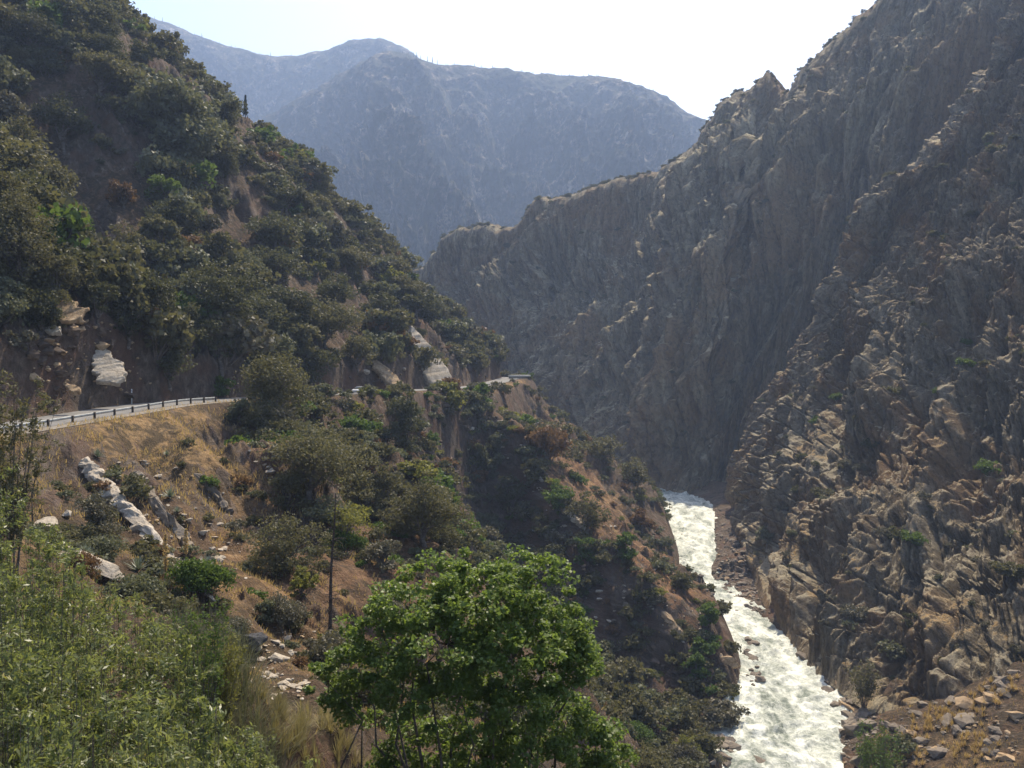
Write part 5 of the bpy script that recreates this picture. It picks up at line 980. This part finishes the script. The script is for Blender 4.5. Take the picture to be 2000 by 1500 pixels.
for q, (u, v, lb) in enumerate([(1800, 1440, 'straw grass tuft on the near rocky bank by the willow bush'), (1870, 1395, 'straw grass tuft high on the near rocky bank'), (1960, 1350, 'straw grass tuft at the picture edge of the near rocky bank'), (1760, 1490, 'straw grass tuft lowest on the near rocky bank'), (1900, 1470, 'straw grass tuft among boulders of the near rocky bank')]): grass_clump(u, v, 100, 4.0, 1.0, 1400, 'straw', 820 + q, lb, 'grass_clump', .05)
leafy_shrub(1690, 1320, 150, 3.2, 1500, .5, .5, 'olive', 730, 'olive bush at the cliff foot over the tan domed boulder', nst=18)
grass_clump(90, 1450, 8.0, .7, 1.3, 500, 'reed', 804, 'long pale blades poking out of the thicket', 'grass_clump', .022)
# dry grass over the tan slopes: nobody could count it
rng = np.random.default_rng(61); n = 420000; a = rng.uniform(math.radians(-36), math.radians(33), n); r = np.exp(rng.uniform(math.log(14), math.log(330), n)); gxs, gys = r * np.sin(a), r * np.cos(a)
D, S, _ = near_line(gxs, gys, ROADC[::3]); pr = ((S < 0) | (gxs > 20)) * smooth(4.4, 5.2, D) * smooth(-.25, .25, fbm(gxs / 4, gys / 4, 3, 67)) * np.clip(.2 + .9 * np.exp(-(((gxs + 42) / 17) ** 2 + ((gys - 98) / 24) ** 2)) + .5 * np.exp(-(((gxs + 18) / 16) ** 2 + ((gys - 60) / 25) ** 2)) + .8 * np.exp(-(((gxs - 60) / 13) ** 2 + ((gys - 102) / 20) ** 2)) + .5 * np.exp(-(((gxs - 18) / 15) ** 2 + ((gys - 255) / 45) ** 2)) + .3 * np.exp(-(((gxs - 33) / 11) ** 2 + ((gys - 185) / 26) ** 2)) - .04 + .5 * fbm(gxs / 7, gys / 7, 2, 66), 0, 1) * (near_line(gxs, gys, RIVC[::3])[0] > 13)
kk = rng.uniform(size=n) < pr; gxs, gys, r = gxs[kk], gys[kk], r[kk]; gzs = gz(gxs, gys); m = len(gxs); hgt = rng.uniform(.12, .5, m) * np.clip(r / 70, .6, 1.3); wd = np.clip(r * .00055, .008, .05); az = rng.uniform(0, 6.28, m); ln = rng.uniform(-.5, .5, (m, 2)) * hgt[:, None]
b0 = np.stack([gxs, gys, gzs - .05], -1); sd = np.stack([np.cos(az), np.sin(az), 0 * az], -1) * wd[:, None]; tp = b0 + np.stack([ln[:, 0], ln[:, 1], hgt], -1)
V = np.stack([b0 - sd, b0 + sd, tp + sd * .3, tp - sd * .3], 1).reshape(-1, 3); tag(obj('dry_grass', mesh_np('dry_grass', V, np.arange(4 * m).reshape(m, 4), [LEAF['straw']])), 'dry straw grass covering the tan slope under the road', kind='stuff')
# ------------------------------------------------------------------ haze
hz = bpy.data.materials.new('haze'); hz.use_nodes = True
for n in list(hz.node_tree.nodes): hz.node_tree.nodes.remove(n)
pv = hz.node_tree.nodes.new('ShaderNodeVolumePrincipled'); ho = hz.node_tree.nodes.new('ShaderNodeOutputMaterial')
pv.inputs['Color'].default_value = (.52, .68, 1.0, 1); pv.inputs['Density'].default_value = .00017; pv.inputs['Anisotropy'].default_value = .2
hz.node_tree.links.new(pv.outputs[0], ho.inputs['Volume'])
x0, x1, y0, y1, z0, z1 = -2600, 2600, -60, 3300, -320, 1450
V = np.array([(x, y, z) for x in (x0, x1) for y in (y0, y1) for z in (z0, z1)], float)
fc = np.array([(0, 1, 3, 2), (4, 6, 7, 5), (0, 4, 5, 1), (2, 3, 7, 6), (0, 2, 6, 4), (1, 5, 7, 3)])
tag(obj('haze', mesh_np('haze', V, fc, [hz])), 'pale blue haze filling the canyon', kind='stuff')
